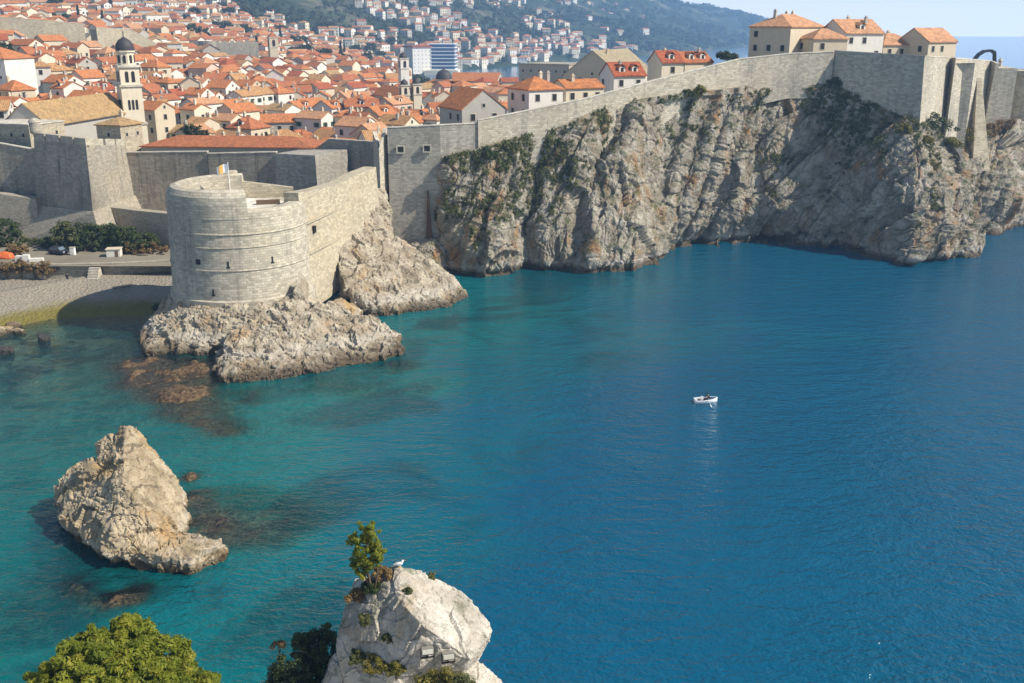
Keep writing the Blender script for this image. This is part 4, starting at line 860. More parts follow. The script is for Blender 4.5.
def house(root, w, d, h, rh, roof, wall, kind='gable', sink=3.0, wins=True, floors=2, chim=1, dorm=0, seed=0, wk=None, oh=.35, flank=True):
    """local frame: ridge along x, front is -y; walls from -sink to h, roof to h+rh"""
    r = random.Random(seed); X, Y = w / 2, d / 2
    mb = MB(); mb.box(-X, X, -Y, Y, -sink, h)
    if kind == 'gable':
        for sx in (-1, 1):
            t = [(sx * X, -Y, h + .001), (sx * X, Y, h + .001), (sx * X, 0, h + rh - .02)]
            i = [(sx * (X - .3), a, b) for _, a, b in t]
            q, k = (t, i) if sx > 0 else (t[::-1], i[::-1])
            mb.poly(q); mb.poly(k[::-1]); n = 3
            for a in range(3): mb.poly([q[(a + 1) % 3], q[a], k[a], k[(a + 1) % 3]])
    mb.build('wall', WALLS[wall] if isinstance(wall, str) else wall, root)
    rb = MB(); s = rh / Y; e = oh; ze = h - s * e + .2; zr = h + rh + .2
    if kind == 'gable':
        g = .18
        _slab(rb, [(-X - g, -Y - e, ze), (X + g, -Y - e, ze), (X + g, 0, zr), (-X - g, 0, zr)]); _slab(rb, [(X + g, Y + e, ze), (-X - g, Y + e, ze), (-X - g, .001, zr), (X + g, .001, zr)])
    elif kind == 'hip':
        k = min(X - .2, Y)
        a, b, c, f = (-X - e, -Y - e, ze), (X + e, -Y - e, ze), (X + e, Y + e, ze), (-X - e, Y + e, ze); p, q = (-X + k, 0, zr), (X - k, 0, zr)
        rb.poly([a, b, q, p]); rb.poly([b, c, q]); rb.poly([c, f, p, q]); rb.poly([f, a, p])
        for i, j in ((a, b), (b, c), (c, f), (f, a)): rb.poly([(i[0], i[1], ze - .22), (j[0], j[1], ze - .22), j, i])
        rb.poly([(t[0], t[1], ze - .22) for t in (f, c, b, a)])
    elif kind == 'flat':
        rb.box(-X - .15, X + .15, -Y - .15, Y + .15, h + .002, h + .28)
    ro = rb.build('roof', ROOFS[roof] if isinstance(roof, str) else roof, root)
    for k in range(chim):
        cx = r.uniform(-.7, .7) * X; cy = r.choice((-1, 1)) * r.uniform(.15, .5) * Y; zb = h + rh * (1 - abs(cy) / Y)
        c = MB(); c.box(cx - .32, cx + .32, cy - .3, cy + .3, zb - .5, zb + 1.25); c.box(cx - .42, cx + .42, cy - .4, cy + .4, zb + 1.25, zb + 1.4); c.box(cx - .2, cx + .2, cy - .2, cy + .2, zb + 1.4, zb + 1.75)
        c.build('chimney', WALLS[r.choice(('cream', 'grey', 'beige'))], ro)
    for k in range(dorm):
        cx = (k - (dorm - 1) / 2) * w / max(dorm, 1) * .8; y0, y1 = -Y * .78, -Y * .15; zb = h + rh * (1 - .78)
        c = MB(); c.box(cx - .75, cx + .75, y0, y1, zb - .3, zb + 1.25); dm = c.build('dormer', WALLS['white'], ro)
        c = MB(); c.box(cx - .35, cx + .35, y0 - .04, y0 + .1, zb + .2, zb + 1.05); c.build('dormer_window', DARK, ro)
        c = MB(); _slab(c, [(cx - 1, y0 - .25, zb + 1.15), (cx, y0 - .25, zb + 1.85), (cx, y1 + .6, zb + 1.85), (cx - 1, y1 + .6, zb + 1.15)][::1], .12); _slab(c, [(cx + 1, y1 + .6, zb + 1.15), (cx + .001, y1 + .6, zb + 1.85), (cx + .001, y0 - .25, zb + 1.85), (cx + 1, y0 - .25, zb + 1.15)], .12)
        c.build('dormer_roof', ROOFS[roof] if isinstance(roof, str) else roof, ro)
    if wins:
        wk = r.choice((0, 0, 1)) if wk is None else wk; fh = h / floors if h / floors < 3.6 else 3.1
        for f_ in range(floors):
            z = h - fh * (f_ + 1) + .75
            if z < -sink: continue
            n = max(1, int(w / 3.0))
            for i in range(n):
                if r.random() < .14: continue
                add_window(root, (i + .5) / n * w - X + r.uniform(-.15, .15), -Y, z, 0, wk)
            if flank:
                n = max(1, int(d / 3.4))
                for sx in (1, -1):
                    for i in range(n):
                        if r.random() < .3: continue
                        y = (i + .5) / n * d - Y; add_window(root, sx * X, y, z, R(90) * sx, wk)
        if kind == 'gable' and rh > 1.7: add_window(root, X, 0, h + .25, R(90), 2)
    return root
def frame_house(name, label, A, B, depth, ze, zr, roof, wall, kind, cat='house', ridge='across', sink=None, zg=4, group=None, **kw):
    """front wall from A to B (x, y seen left to right); ridge 'along' the front or 'across' (gable to the front)"""
    A = Vector(A[:2]); B = Vector(B[:2]); d = (B - A); L = d.length; d.normalize(); nn = Vector((-d.y, d.x)); c = (A + B) / 2 + nn * depth / 2; ang = math.atan2(d.y, d.x)
    root = empty(name, (c.x, c.y, zg)); tag(root, label, cat, group)
    if ridge == 'along': root.rotation_euler.z = ang; house(root, L, depth, ze - zg, zr - ze, roof, wall, kind, sink or 1.0, **kw)
    else: root.rotation_euler.z = ang - R(90); house(root, depth, L, ze - zg, zr - ze, roof, wall, kind, sink or 1.0, **kw)
    return root
def gz(x, y): return float(land_z(np.array([x]), np.array([y]))[0])
BLOCK = []     # footprints the rows of houses keep clear of: (x, y, radius)
def keep(p, r): BLOCK.append((p[0], p[1], r))

# monastery church with the long brown roof, its bell tower and the annexe
A, B = at(2, 120, 221.6), at(47, 125, 220.2); far = at(132, 112, 256)
ch = frame_house('church', 'long brown-tiled monastery church behind the square bastion', A, B, 36, 24.6, 28.8, 'brown', 'grey', 'gable', 'church', 'across', zg=6, wins=False, chim=0, oh=.6)
add_window(ch, -18.0, -.5, 18.6, R(-90), 2)
for k in range(5): add_window(ch, -14 + k * 6.5, -5.1, 15.5, 0, 2)
for k in range(5): keep((A[0] + (far[0] - B[0]) * k / 4 + 6, A[1] + (far[1] - B[1]) * k / 4), 12)
bt = at(131, 105, 256); tw = empty('bell_tower', (bt[0], bt[1], 8), R(33)); tag(tw, 'tall stone bell tower with dark dome beside the brown-roofed church', 'bell tower')
keep(bt, 7)
s = 2.45; mb = MB(); mb.box(-s - .25, s + .25, -s - .25, s + .25, -2, 13.5); mb.box(-s, s, -s, s, 13.5, 22.8); mb.build('shaft', WALLS['cream'], tw)
mb = MB(); mb.box(-s + .15, s - .15, -s + .15, s - .15, 22.8, 27.3); mb.build('belfry', WALLS['cream'], tw)
for z_, k in ((13.3, .5), (22.5, .35), (27.1, .3)):
    c_ = MB(); c_.box(-s - k, s + k, -s - k, s + k, z_, z_ + .5); c_.build('cornice', STONE_CAP, tw)
mb = MB(); mb.lathe([(2.1, 27.6), (2.0, 30.6), (2.35, 30.7), (2.35, 31.0), (1.9, 31.1)], n=8); mb.build('lantern', WALLS['cream'], tw)
mb = MB(); mb.lathe([(2.15, 31.0), (2.2, 31.8), (1.95, 32.7), (1.35, 33.5), (.5, 34.0), (.12, 34.3), (.1, 35.6), (0, 35.7)], n=24); mb.build('dome', LEAD, tw, smooth=True)
def arch(parent, x, y, z, w, h, rz, name='bell_opening'):
    mb = MB(); pts = [(-w / 2, 0), (w / 2, 0), (w / 2, h - w / 2)] + [(w / 2 * math.cos(t), h - w / 2 + w / 2 * math.sin(t)) for t in np.linspace(.4, 2.74, 5)] + [(-w / 2, h - w / 2)]
    f = [(a, -.06, b) for a, b in pts]; k = [(a, .3, b) for a, b in pts]
    mb.poly(f); mb.poly(k[::-1])
    for i in range(len(f)): j = (i + 1) % len(f); mb.poly([k[i], k[j], f[j], f[i]])
    o = mb.build(name, DARK, parent); o.location = (x, y, z); o.rotation_euler = (0, 0, rz); return o
for rz in (0, 90, 180, 270):
    c_, s_ = math.cos(R(rz)), math.sin(R(rz))
    for dx in (-.75, .75): x, y = dx, -s + .13; arch(tw, x * c_ - y * s_, x * s_ + y * c_, 23.6, .8, 2.6, R(rz))
    for dx in (-.9, 0, .9): x, y = dx, -s - .02; arch(tw, x * c_ - y * s_, x * s_ + y * c_, 17, .55, 2.4, R(rz))
    x, y = 0, -s - .27; arch(tw, x * c_ - y * s_, x * s_ + y * c_, 8.5, .6, 1.8, R(rz))
for k in range(8):
    a = R(22.5 + 45 * k); arch(tw, 2.0 * math.sin(a), -2.0 * math.cos(a), 28.1, .62, 1.9, a)
A, B = at(119, 120, 210.5), at(141, 119, 217)
frame_house('annexe', 'pale square annexe with brown roof between bastion and long terracotta roof', A, B, 6, 25.2, 26.4, 'brown', STONE_WARM, 'hip', 'building', 'along', zg=4, floors=1, wk=2, chim=1); keep(A, 12)
A, B = at(-20, 121, 213), at(28, 122.5, 209)
frame_house('terrace', 'flat-topped beige building peeping over the left curtain wall', A, B, 10, 25.3, 25.6, STONE_CAP, STONE_WARM, 'flat', 'building', 'along', zg=4, floors=1, wk=2, chim=0); keep(A, 12)
A, B = at(141, 147.5, 213.5), at(312, 149.5, 210.5)
frame_house('barracks', 'very long terracotta-roofed building just behind the streaked curtain wall', A, B, 12, 20.6, 22.2, 'terracotta', 'beige', 'hip', 'building', 'along', zg=4, wins=False, chim=2)
for k in range(6): keep((A[0] + (B[0] - A[0]) * k / 5, A[1] + 6), 11)
# white block at the left
A, B = at(8, 88, 292), at(38, 87, 305)
frame_house('house', 'tall white house with a blank sunlit wall behind the brown church roof', A, B, 13, 36, 39, 'orange', 'white', 'hip', zg=14, floors=3, wk=2, flank=False, chim=0); keep(((A[0] + B[0]) / 2, 303), 13)
# fortress block and bell tower beyond the town
x, y, z = at(232, 58, 560); rv = empty('fortress', (x, y, 10), R(16)); tag(rv, 'grey fortress block with a rounded corner beyond the old town', 'fortress')
mb = MB(); mb.box(-11, 14, -9, 12, 0, 26); mb.lathe([(6.5, 0), (6, 27), (0, 27)], -11, -4, 24); mb.build('masonry', STONE_GREY, rv)
for k in range(6):
    mb = MB(); mb.box(-8 + k * 3.8, -6 + k * 3.8, -8.99, -8, 26, 27.2); mb.build('merlon', STONE_GREY, rv)
keep((x, y), 22)
def small_tower(u, vt, vb, Y, w, label, wall='beige', dome=True, rz=20, cross=True):
    x, y, zt = at(u, vt, Y); zb = min(at(u, vb, Y)[2], gz(x, y) - 1); t = empty('bell_tower', (x, y, zb), R(rz)); tag(t, label, 'bell tower'); hgt = zt - zb; keep((x, y), w + 2)
    mb = MB(); hs = hgt - w * .75; mb.box(-w / 2, w / 2, -w / 2, w / 2, 0, hs); mb.build('shaft', WALLS[wall], t)
    mb = MB(); mb.box(-w / 2 - .25, w / 2 + .25, -w / 2 - .25, w / 2 + .25, hs, hs + .35); mb.build('cornice', STONE_CAP, t)
    mb = MB(); mb.box(-w / 2 - .2, w / 2 + .2, -w / 2 - .2, w / 2 + .2, hs - w * 1.1, hs - w * 1.1 + .3); mb.build('cornice', STONE_CAP, t)
    mb = MB()
    if dome: mb.lathe([(w * .46, hs + .35), (w * .47, hs + w * .2), (w * .36, hs + w * .5), (w * .12, hs + w * .7), (.08, hs + w * .75), (.06, hs + w * 1.05), (0, hs + w * 1.06)], n=20)
    else: mb.lathe([(w * .7, hs + .35), (0, hs + w * .75)], n=4, a0=R(45), a1=R(405))
    mb.build('dome' if dome else 'roof', LEAD if dome else ROOFS['terracotta'], t, smooth=dome)
    for a in (0, 90, 180, 270):
        c_, s_ = math.cos(R(a)), math.sin(R(a)); arch(t, w / 2 * s_, -w / 2 * c_, hs - w * .95, w * .34, w * .75, R(a))
    return t
small_tower(272, 31, 62, 560, 4.6, 'slim square stone tower between cream houses far behind the old town', 'beige', False, 25)
small_tower(403, 52, 82, 452, 3.8, 'slim white clock tower with small dome near the far harbour', 'white', True, 25)
small_tower(404, 79, 103, 345, 2.9, 'darker-domed small church tower, left one of the twin pair', 'cream', True, 24)
small_tower(416, 78, 103, 346, 2.9, 'small church tower with round dome, right one of the twin pair', 'cream', True, 24)
A, B = at(400, 103, 346), at(422, 103, 350)
frame_house('church', 'small twin-towered church nave roofed in orange', A, B, 24, 21.5, 24.5, 'orange', 'cream', 'gable', 'church', 'across', zg=7, floors=1, chim=0); keep((A[0] + 5, 355), 12)
# domed cathedral and the long roof by the harbour
x, y, z = at(444, 80, 470); dm = empty('cathedral', (x, y, 7), R(20)); tag(dm, 'domed cathedral with a dark round dome in front of the bay', 'cathedral'); keep((x, y), 16)
mb = MB(); mb.box(-7, 7, -12, 12, 0, 12); mb.build('wall', WALLS['grey'], dm)
mb = MB(); _slab(mb, [(-7.4, -12.3, 12), (0, -12.3, 14.6), (0, 12.3, 14.6), (-7.4, 12.3, 12)][::-1][::-1]); _slab(mb, [(7.4, 12.3, 12), (0.01, 12.3, 14.6), (0.01, -12.3, 14.6), (7.4, -12.3, 12)]); mb.build('roof', ROOFS['orange'], dm)
mb = MB(); mb.lathe([(3.6, 12.4), (3.6, 14.5), (3.9, 14.6)], n=24); mb.build('drum', WALLS['cream'], dm)
mb = MB(); mb.lathe([(3.8, 14.6), (3.6, 16.2), (2.8, 17.6), (1.5, 18.5), (.4, 18.9), (.35, 19.7), (0, 20)], n=28); mb.build('dome', LEAD, dm, smooth=True)
A, B = at(450, 81, 505), at(497, 81, 500)
frame_house('arsenal', 'long orange-roofed harbour building right of the dark dome', A, B, 14, 19, 22.6, 'orange', 'grey', 'gable', 'building', 'along', zg=4, floors=1, wk=2, chim=0); keep(A, 14); keep(B, 14)
# big hall with the brown hipped roof above the wall
A, B = at(563, 77, 325), at(622, 74, 316)
hall = frame_house('hall', 'huge hall with grey-brown roof and wide beige gable rising behind the wall houses', A, B, 30, 30.0, 37.4, 'stone', 'beige', 'gable', 'building', 'across', zg=14, floors=2, wk=3, chim=1, oh=.4)
A, B = at(519, 62.5, 335), at(569, 63.5, 325)
frame_house('hall_annexe', 'flat-roofed grey block left of the brown-roofed hall', A, B, 16, 33.0, 33.3, STONE_GREY, 'grey', 'flat', 'building', 'along', zg=14, floors=2, wk=2, chim=0); keep((20, 335), 34)

# houses standing along the sea wall (each measured in the photo)
def wh(name, label, u0, v0, Y0, u1, v1, Y1, depth, dz, roof, wall, kind, ridge, **kw):
    A, B = at(u0, v0, Y0), at(u1, v1, Y1); ze = (A[2] + B[2]) / 2; c = ((A[0] + B[0]) / 2, (A[1] + B[1]) / 2 + depth / 2); keep(c, max(depth, (Vector(A) - Vector(B)).length) * .62)
    return frame_house(name, label, A, B, depth, ze, ze + dz, roof, wall, kind, 'house', ridge, zg=ze - 8, sink=4, **kw)
wh('house', 'grey stone house with gable facing out and bright orange roof on the wall', 462, 111, 203.5, 505, 106, 208, 11, 3.6, 'orange', 'grey', 'gable', 'across', floors=2, wk=0, chim=0, seed=1)
wh('house', 'small white house with orange hipped roof right beside the grey stone gable', 529, 90.5, 210, 563, 88, 214, 9, 2.2, 'orange', 'white', 'hip', 'along', floors=2, wk=0, chim=2, seed=2)
wh('house', 'low orange-roofed cream house next to the small white wall house', 566, 89, 218, 604, 86.5, 222, 7, 1.5, 'orange', 'cream', 'gable', 'along', floors=2, wk=0, chim=1, dorm=0, seed=3)
wh('house', 'red-roofed house with two white dormers and white gable on the wall', 614, 76.5, 230, 646, 74, 233, 7, 2.6, 'red', 'white', 'gable', 'along', floors=2, wk=0, chim=1, dorm=2, seed=4)
wh('house', 'red-roofed dormered house above the rising wall, right of the brown hall', 662, 63, 239, 684, 61.5, 241, 7, 2.4, 'red', 'cream', 'gable', 'along', floors=2, wk=0, chim=1, dorm=1, seed=5)
wh('house', 'longer red-roofed house with two dormers near the dark tree on the wall', 685, 63, 241, 713, 61, 245, 7, 2.2, 'terracotta', 'beige', 'gable', 'along', floors=2, wk=0, chim=1, dorm=2, seed=6)
wh('house', 'big stone house with hipped pale orange roof and three chimneys on the bastion', 750, 26, 247, 791, 27, 240, 17, 2.6, 'pale', 'beige', 'hip', 'across', floors=2, wk=0, chim=3, seed=7)
wh('house', 'low stone lean-to house tucked between the big hipped house and white house', 814, 39, 238, 848, 38, 240, 7, 2.0, 'pale', 'beige', 'hip', 'along', floors=1, wk=0, chim=0, seed=8)
wh('house', 'white house with pale orange roof and one dormer behind the bastion corner', 846, 32, 246, 884, 34, 250, 10, 3.0, 'pale', 'white', 'gable', 'along', floors=2, wk=0, chim=2, dorm=1, seed=9)
wh('house', 'small stone cottage with pale orange roof in the gap on the bastion', 884, 43, 252, 920, 46, 256, 9, 2.4, 'pale', 'beige', 'hip', 'along', floors=1, wk=0, chim=1, seed=10)
wh('house', 'red-roofed shed low behind the battered corner', 905, 50, 262, 930, 50, 263, 7, 1.8, 'red', 'beige', 'gable', 'along', floors=1, wk=2, chim=0, seed=11)
wh('house', 'lone square stone house with plain pale orange roof, rightmost on the wall', 929, 42, 250, 957, 41, 256, 9, 3.0, 'pale', 'beige', 'gable', 'along', floors=2, wk=0, chim=0, seed=12)
# bent dark canopy beside it
x, y, z = at(987, 58, 250); cn = empty('canopy', (x, y, z - 1.2)); tag(cn, 'dark bent canopy on the wall top right of the lone house', 'canopy')
mb = MB(); P = [(-3.0, .6), (-2.2, 1.7), (-1.0, 2.5), (.6, 2.7), (1.6, 2.2), (1.9, .2)]
for (a, b), (c_, d_) in zip(P[:-1], P[1:]):
    mb.hexa([(a, -1, b), (c_, -1, d_), (c_, 1, d_), (a, 1, b), (a, -1, b + .5), (c_, -1, d_ + .5), (c_, 1, d_ + .5), (a, 1, b + .5)])
mb.build('cover', IRON, cn); mb = MB(); mb.box(1.75, 2.1, -1, 1, -3, .5); mb.box(-3.1, -2.8, -1, 1, -3, .8); mb.build('post', IRON, cn)
for u, l in ((1000, 'stone pinnacle stump on the pale wall right of the canopy'),):
    x, y, z = at(u, 64, 240); p_ = empty('pinnacle', (x, y, z)); tag(p_, l, 'pinnacle'); mb = MB(); mb.lathe([(.45, -1), (.4, .6), (.55, .7), (.3, 1.1), (0, 1.5)], n=12); mb.build('stone', STONE_CAP, p_)

# north wall of the old town and the stepped wall under it
wall_run('town_wall', 'long beige town wall crossing the slope high behind the left houses', 'city wall', [wp(-70, 14.5, 440, zb=28), wp(0, 16.5, 448, zb=28), wp(45, 20, 455, zb=26), wp(84, 23.5, 462, zb=24)], 5, STONE_WARM, 0.02, parapet=True)
wall_run('town_wall', 'shorter beige town wall stepping down behind the bell tower dome', 'city wall', [wp(96, 27, 478, zb=22), wp(130, 29, 492, zb=20), wp(156, 43, 500, zb=18)], 5, STONE_WARM, 0.02, parapet=True)
for p in ((-60, 11, 440), (-20, 12, 445), (0, 13, 448), (20, 15, 451), (45, 17, 455), (65, 19, 460), (84, 21, 462), (100, 27, 480), (115, 28, 486), (130, 29, 492), (145, 38, 497), (156, 43, 500)): keep(at(*p), 9)
for k in range(6): keep((-40 + 24 * k, 208), 6)

# hotel by the bay
x, y, _ = at(418, 60, 985); hb = empty('hotel', (x, y, 1), R(32)); tag(hb, 'plain white hotel block with a red flat roof beside the bay', 'hotel')
mb = MB(); mb.box(-10, 10, -9, 9, 0, 24); mb.build('wall', WALLS['white'], hb); mb = MB(); mb.box(-11, 11, -10, 10, 24.002, 25.6); mb.build('roof', ROOFS['red'], hb)
for f_ in range(6):
    for k in range(5): add_window(hb, -8 + k * 4, -9, 2.4 + f_ * 3.6, 0, 2)
x, y, _ = at(443, 60, 990); hg = empty('hotel', (x, y, 1), R(-4)); tag(hg, 'wide glass-fronted hotel with white floor bands by the bay', 'hotel')
GLASSB = plain('blue_glass', (0.05, 0.12, 0.24), 0.15, .2, 1.0, .6)
mb = MB(); mb.box(-12, 12, -8, 10, 4, 27); mb.build('glass_front', GLASSB, hg)
for f_ in range(8):
    z_ = 4 + f_ * 3.3; mb = MB(); mb.box(-12.6, 12.6, -9.2, 10.4, z_ - .5, z_ + .3); mb.build('floor_band', WHITE, hg)
mb = MB(); mb.box(-15, 15, -11, 11, -2, 3.4); mb.build('base', WALLS['white'], hg); mb = MB(); mb.box(-16, 16, -16, -12, -2, 3); mb.build('terrace', WALLS['cream'], hg)
keep((x, y), 40); keep(at(416, 60, 985), 30)

# ------------------------------------------------------------------ rows of houses in the old town
ROOFPICK = ['orange'] * 9 + ['terracotta'] * 5 + ['red'] * 3 + ['pale'] * 3 + ['ochre'] * 3 + ['brown'] + ['grey']
WALLPICK = ['cream'] * 6 + ['white'] * 7 + ['grey'] * 2 + ['beige'] * 4 + ['pinkish']
ROOFWORD = {'orange': 'orange', 'terracotta': 'terracotta', 'red': 'red', 'pale': 'pale orange', 'ochre': 'ochre', 'brown': 'brown', 'grey': 'grey'}
_wu = [-60, 0, 33, 125, 130, 385, 388, 440, 545, 640, 740, 836]; _wv = [139, 143, 133, 138, 150, 150, 127, 124, 107, 84, 58, 50]
rr = random.Random(5); Yr = 225.0; rows = []; FAR = []
while Yr < 632:
    row = []; x = -0.62 * Yr; 
    while x < 0.30 * Yr:
        w = rr.uniform(5.5, 11); d = rr.uniform(5.8, 8.2); x += w * .5 + rr.uniform(.1, 1.4)
        yy = Yr + rr.uniform(-3, 3); g = gz(x, yy)
        h = rr.uniform(5.0, 11.5) + (1.5 if x > -60 else 0); rh = d * rr.uniform(.22, .34)
        u, v = proj(x, yy, g + h + rh); xx = x; x += w * .5
        if g < 3 or u < -25 or u > (515 if yy > 300 else 470) or (yy > 490 and u > 408) or v > np.interp(u, _wu, _wv) + 1.5: continue
        if any((xx - a) ** 2 + (yy - b) ** 2 < (c_ + w * .42) ** 2 for a, b, c_ in BLOCK): continue
        row.append((u, xx, yy, g, w, d, h, rh))
    rows.append(sorted(row)); Yr += 9.4 + (Yr - 225) * .011
n_ind = 0; HOUSES = []
for k, row in enumerate(rows):
    for i, (u, x, y, g, w, d, h, rh) in enumerate(row):
        roof, wall = rr.choice(ROOFPICK), rr.choice(WALLPICK); kind = rr.choice(('gable', 'gable', 'gable', 'hip')); rz = R(rr.choice((-30, -30, -34, -26, 60, 60, 56, 18, 105)) + rr.gauss(0, 5))
        if n_ind < 235:
            n_ind += 1
            root = empty('house', (x, y, g), rz)
            tag(root, '%s %s house with %s walls, %s from left in %s roof row' % (ROOFWORD[roof], 'gabled' if kind == 'gable' else 'hip-roofed', wall, ordinal(i + 1), ordinal(k + 1)), 'house', 'old town houses in rows behind the walls')
            house(root, w, d, h, rh, roof, wall, kind, 3.0, True, 2 if y > 300 else 3, 1 if rr.random() < .6 else 2, 1 if rr.random() < .18 else 0, seed=k * 100 + i, flank=y < 420)
        else: FAR.append((x, y, g, w, d, h, rh, rz, roof, wall, kind))
print('town rows', [len(r) for r in rows], 'individual', n_ind, 'far', len(FAR))

# ------------------------------------------------------------------ hillside suburb: nearest villas as things, the rest as one mass
rh_ = random.Random(9); hill = []
tries = 0
while len(hill) < 190 and tries < 9000:
    tries += 1; u = rh_.uniform(-30, 300); Y = rh_.uniform(560, 980); x = (u - 512) / F * Y * .95; g = gz(x, Y); uu, v = proj(x, Y, g + 6)
    if g < 4 or v < -14 or v > 40 or (Y < 640 and v > 22): continue
    w = rh_.uniform(7, 12)
    if any((x - a) ** 2 + (Y - b) ** 2 < (w * 1.02) ** 2 for a, b, *_ in hill) or any((x - a) ** 2 + (Y - b) ** 2 < c_ * c_ for a, b, c_ in BLOCK): continue
    hill.append((x, Y, g, w, uu, v))
tries = 0
while len(hill) < 900 and tries < 60000:
    tries += 1
    u = rh_.uniform(-20, 660) ; Y = 640 * (2700 / 640) ** rh_.random()
    x = (u - 512) / F * Y * .95; g = gz(x, Y)
    if g < 3.5: continue
    uu, v = proj(x, Y, g + 6)
    if v < -6 or v > 66: continue
    dens = .9 if Y < 1000 else .55 if Y < 1500 else .25
    cl = float(fbm(np.array([[x / 120, Y / 120, 0]]), 3, 71)[0]) + (.25 if Y < 1100 else 0)
    if g > 115 and Y > 1200: dens *= .15
    if cl < rh_.uniform(-.25, .35) or rh_.random() > dens: continue
    w = rh_.uniform(6, 12) * (1 if Y < 1400 else 1.25)
    if any((x - a) ** 2 + (Y - b) ** 2 < (w * .95) ** 2 for a, b, *_ in hill) or any((x - a) ** 2 + (Y - b) ** 2 < c_ * c_ for a, b, c_ in BLOCK): continue
    hill.append((x, Y, g, w, uu, v))
hill.sort(key=lambda t: t[1])
near = hill[:48]; near_sorted = sorted(near, key=lambda t: t[4])
for i, (x, y, g, w, u, v) in enumerate(near_sorted):
    roof = rh_.choice(('orange', 'terracotta', 'pale', 'orange')); wall = rh_.choice(('white', 'white', 'cream', 'cream', 'grey', 'pinkish')); kind = rh_.choice(('hip', 'hip', 'gable')); fl_ = rh_.choice((2, 2, 3))
    root = empty('villa', (x, y, g), R(rh_.uniform(-10, 40)))
    tag(root, '%s-walled hillside villa with %s %s roof, %s from left beyond the town wall' % (wall, ROOFWORD[roof], 'hipped' if kind == 'hip' else 'gabled', ordinal(i + 1)), 'villa', 'villas on the hillside beyond the old town')
    house(root, w, w * .72, fl_ * 3.1, 2.2, roof, wall, kind, 5.0, True, fl_, 1, 0, seed=900 + i, wk=3)
for x, y, g, w, u, v in hill[48:]:
    FAR.append((x, y, g, w, w * .8, rh_.choice((4.5, 6, 8)), 1.7, R(rh_.uniform(-30, 60)), rh_.choice(('orange', 'terracotta', 'pale', 'terracotta', 'ochre')), rh_.choice(('white', 'white', 'white', 'cream', 'cream', 'grey')), rh_.choice(('hip', 'gable'))))
print('hill', len(hill))
mats = list(ROOFS.items()) + [(k, v) for k, v in WALLS.items()]; names = [('r', k) for k in ROOFS] + [('w', k) for k in WALLS] + [('d', '')]
mb = MB(); mi = []
for x, y, g, w, d, h, rh, rz, roof, wall, kind in FAR:
    c_, s_ = math.cos(rz), math.sin(rz); T = lambda p: (x + p[0] * c_ - p[1] * s_, y + p[0] * s_ + p[1] * c_, g + p[2]); X, Y = w / 2, d / 2
    n0 = len(mb.f); mb.hexa([T(p) for p in ((-X, -Y, -5), (X, -Y, -5), (X, Y, -5), (-X, Y, -5), (-X, -Y, h), (X, -Y, h), (X, Y, h), (-X, Y, h))])
    k = min(X - .2, Y) if kind == 'hip' else 0
    if kind == 'gable':
        mb.poly([T(p) for p in ((X, -Y, h), (X, Y, h), (X, 0, h + rh))]); mb.poly([T(p) for p in ((-X, Y, h), (-X, -Y, h), (-X, 0, h + rh))])
    mi += [names.index(('w', wall))] * (len(mb.f) - n0); n0 = len(mb.f); e = .4
    a, b, c2, f_ = (-X - e, -Y - e, h - .1), (X + e, -Y - e, h - .1), (X + e, Y + e, h - .1), (-X - e, Y + e, h - .1); p, q = (-X + k - (e if k == 0 else 0), 0, h + rh), (X - k + (e if k == 0 else 0), 0, h + rh)
    mb.poly([T(t) for t in (a, b, q, p)]); mb.poly([T(t) for t in (c2, f_, p, q)])
    if k: mb.poly([T(t) for t in (b, c2, q)]); mb.poly([T(t) for t in (f_, a, p)])
    mi += [names.index(('r', roof))] * (len(mb.f) - n0); n0 = len(mb.f)
    for fl_ in range(int(h // 2.9)):
        z = fl_ * 2.9 + 1.0
        for j in range(max(2, int(w / 3.2))):
            xx = (j + .5) / max(2, int(w / 3.2)) * w - X; mb.hexa([T(t) for t in ((xx - .5, -Y - .05, z), (xx + .5, -Y - .05, z), (xx + .5, -Y + .2, z), (xx - .5, -Y + .2, z), (xx - .5, -Y - .05, z + 1.3), (xx + .5, -Y - .05, z + 1.3), (xx + .5, -Y + .2, z + 1.3), (xx - .5, -Y + .2, z + 1.3))])
        for j in range(2):
            yy = (j + .5) / 2 * d - Y; mb.hexa([T(t) for t in ((X - .2, yy - .5, z), (X + .05, yy - .5, z), (X + .05, yy + .5, z), (X - .2, yy + .5, z), (X - .2, yy - .5, z + 1.3), (X + .05, yy - .5, z + 1.3), (X + .05, yy + .5, z + 1.3), (X - .2, yy + .5, z + 1.3))])
    mi += [len(names) - 1] * (len(mb.f) - n0)
o = mb.build('distant_houses', None); o.data.materials.clear()
for _, m_ in mats: o.data.materials.append(m_)
o.data.materials.append(DARK)
o.data.polygons.foreach_set('material_index', np.array(mi, dtype=np.int32)); tag(o, 'small pale houses with orange roofs scattered over the far hillside', kind='stuff')
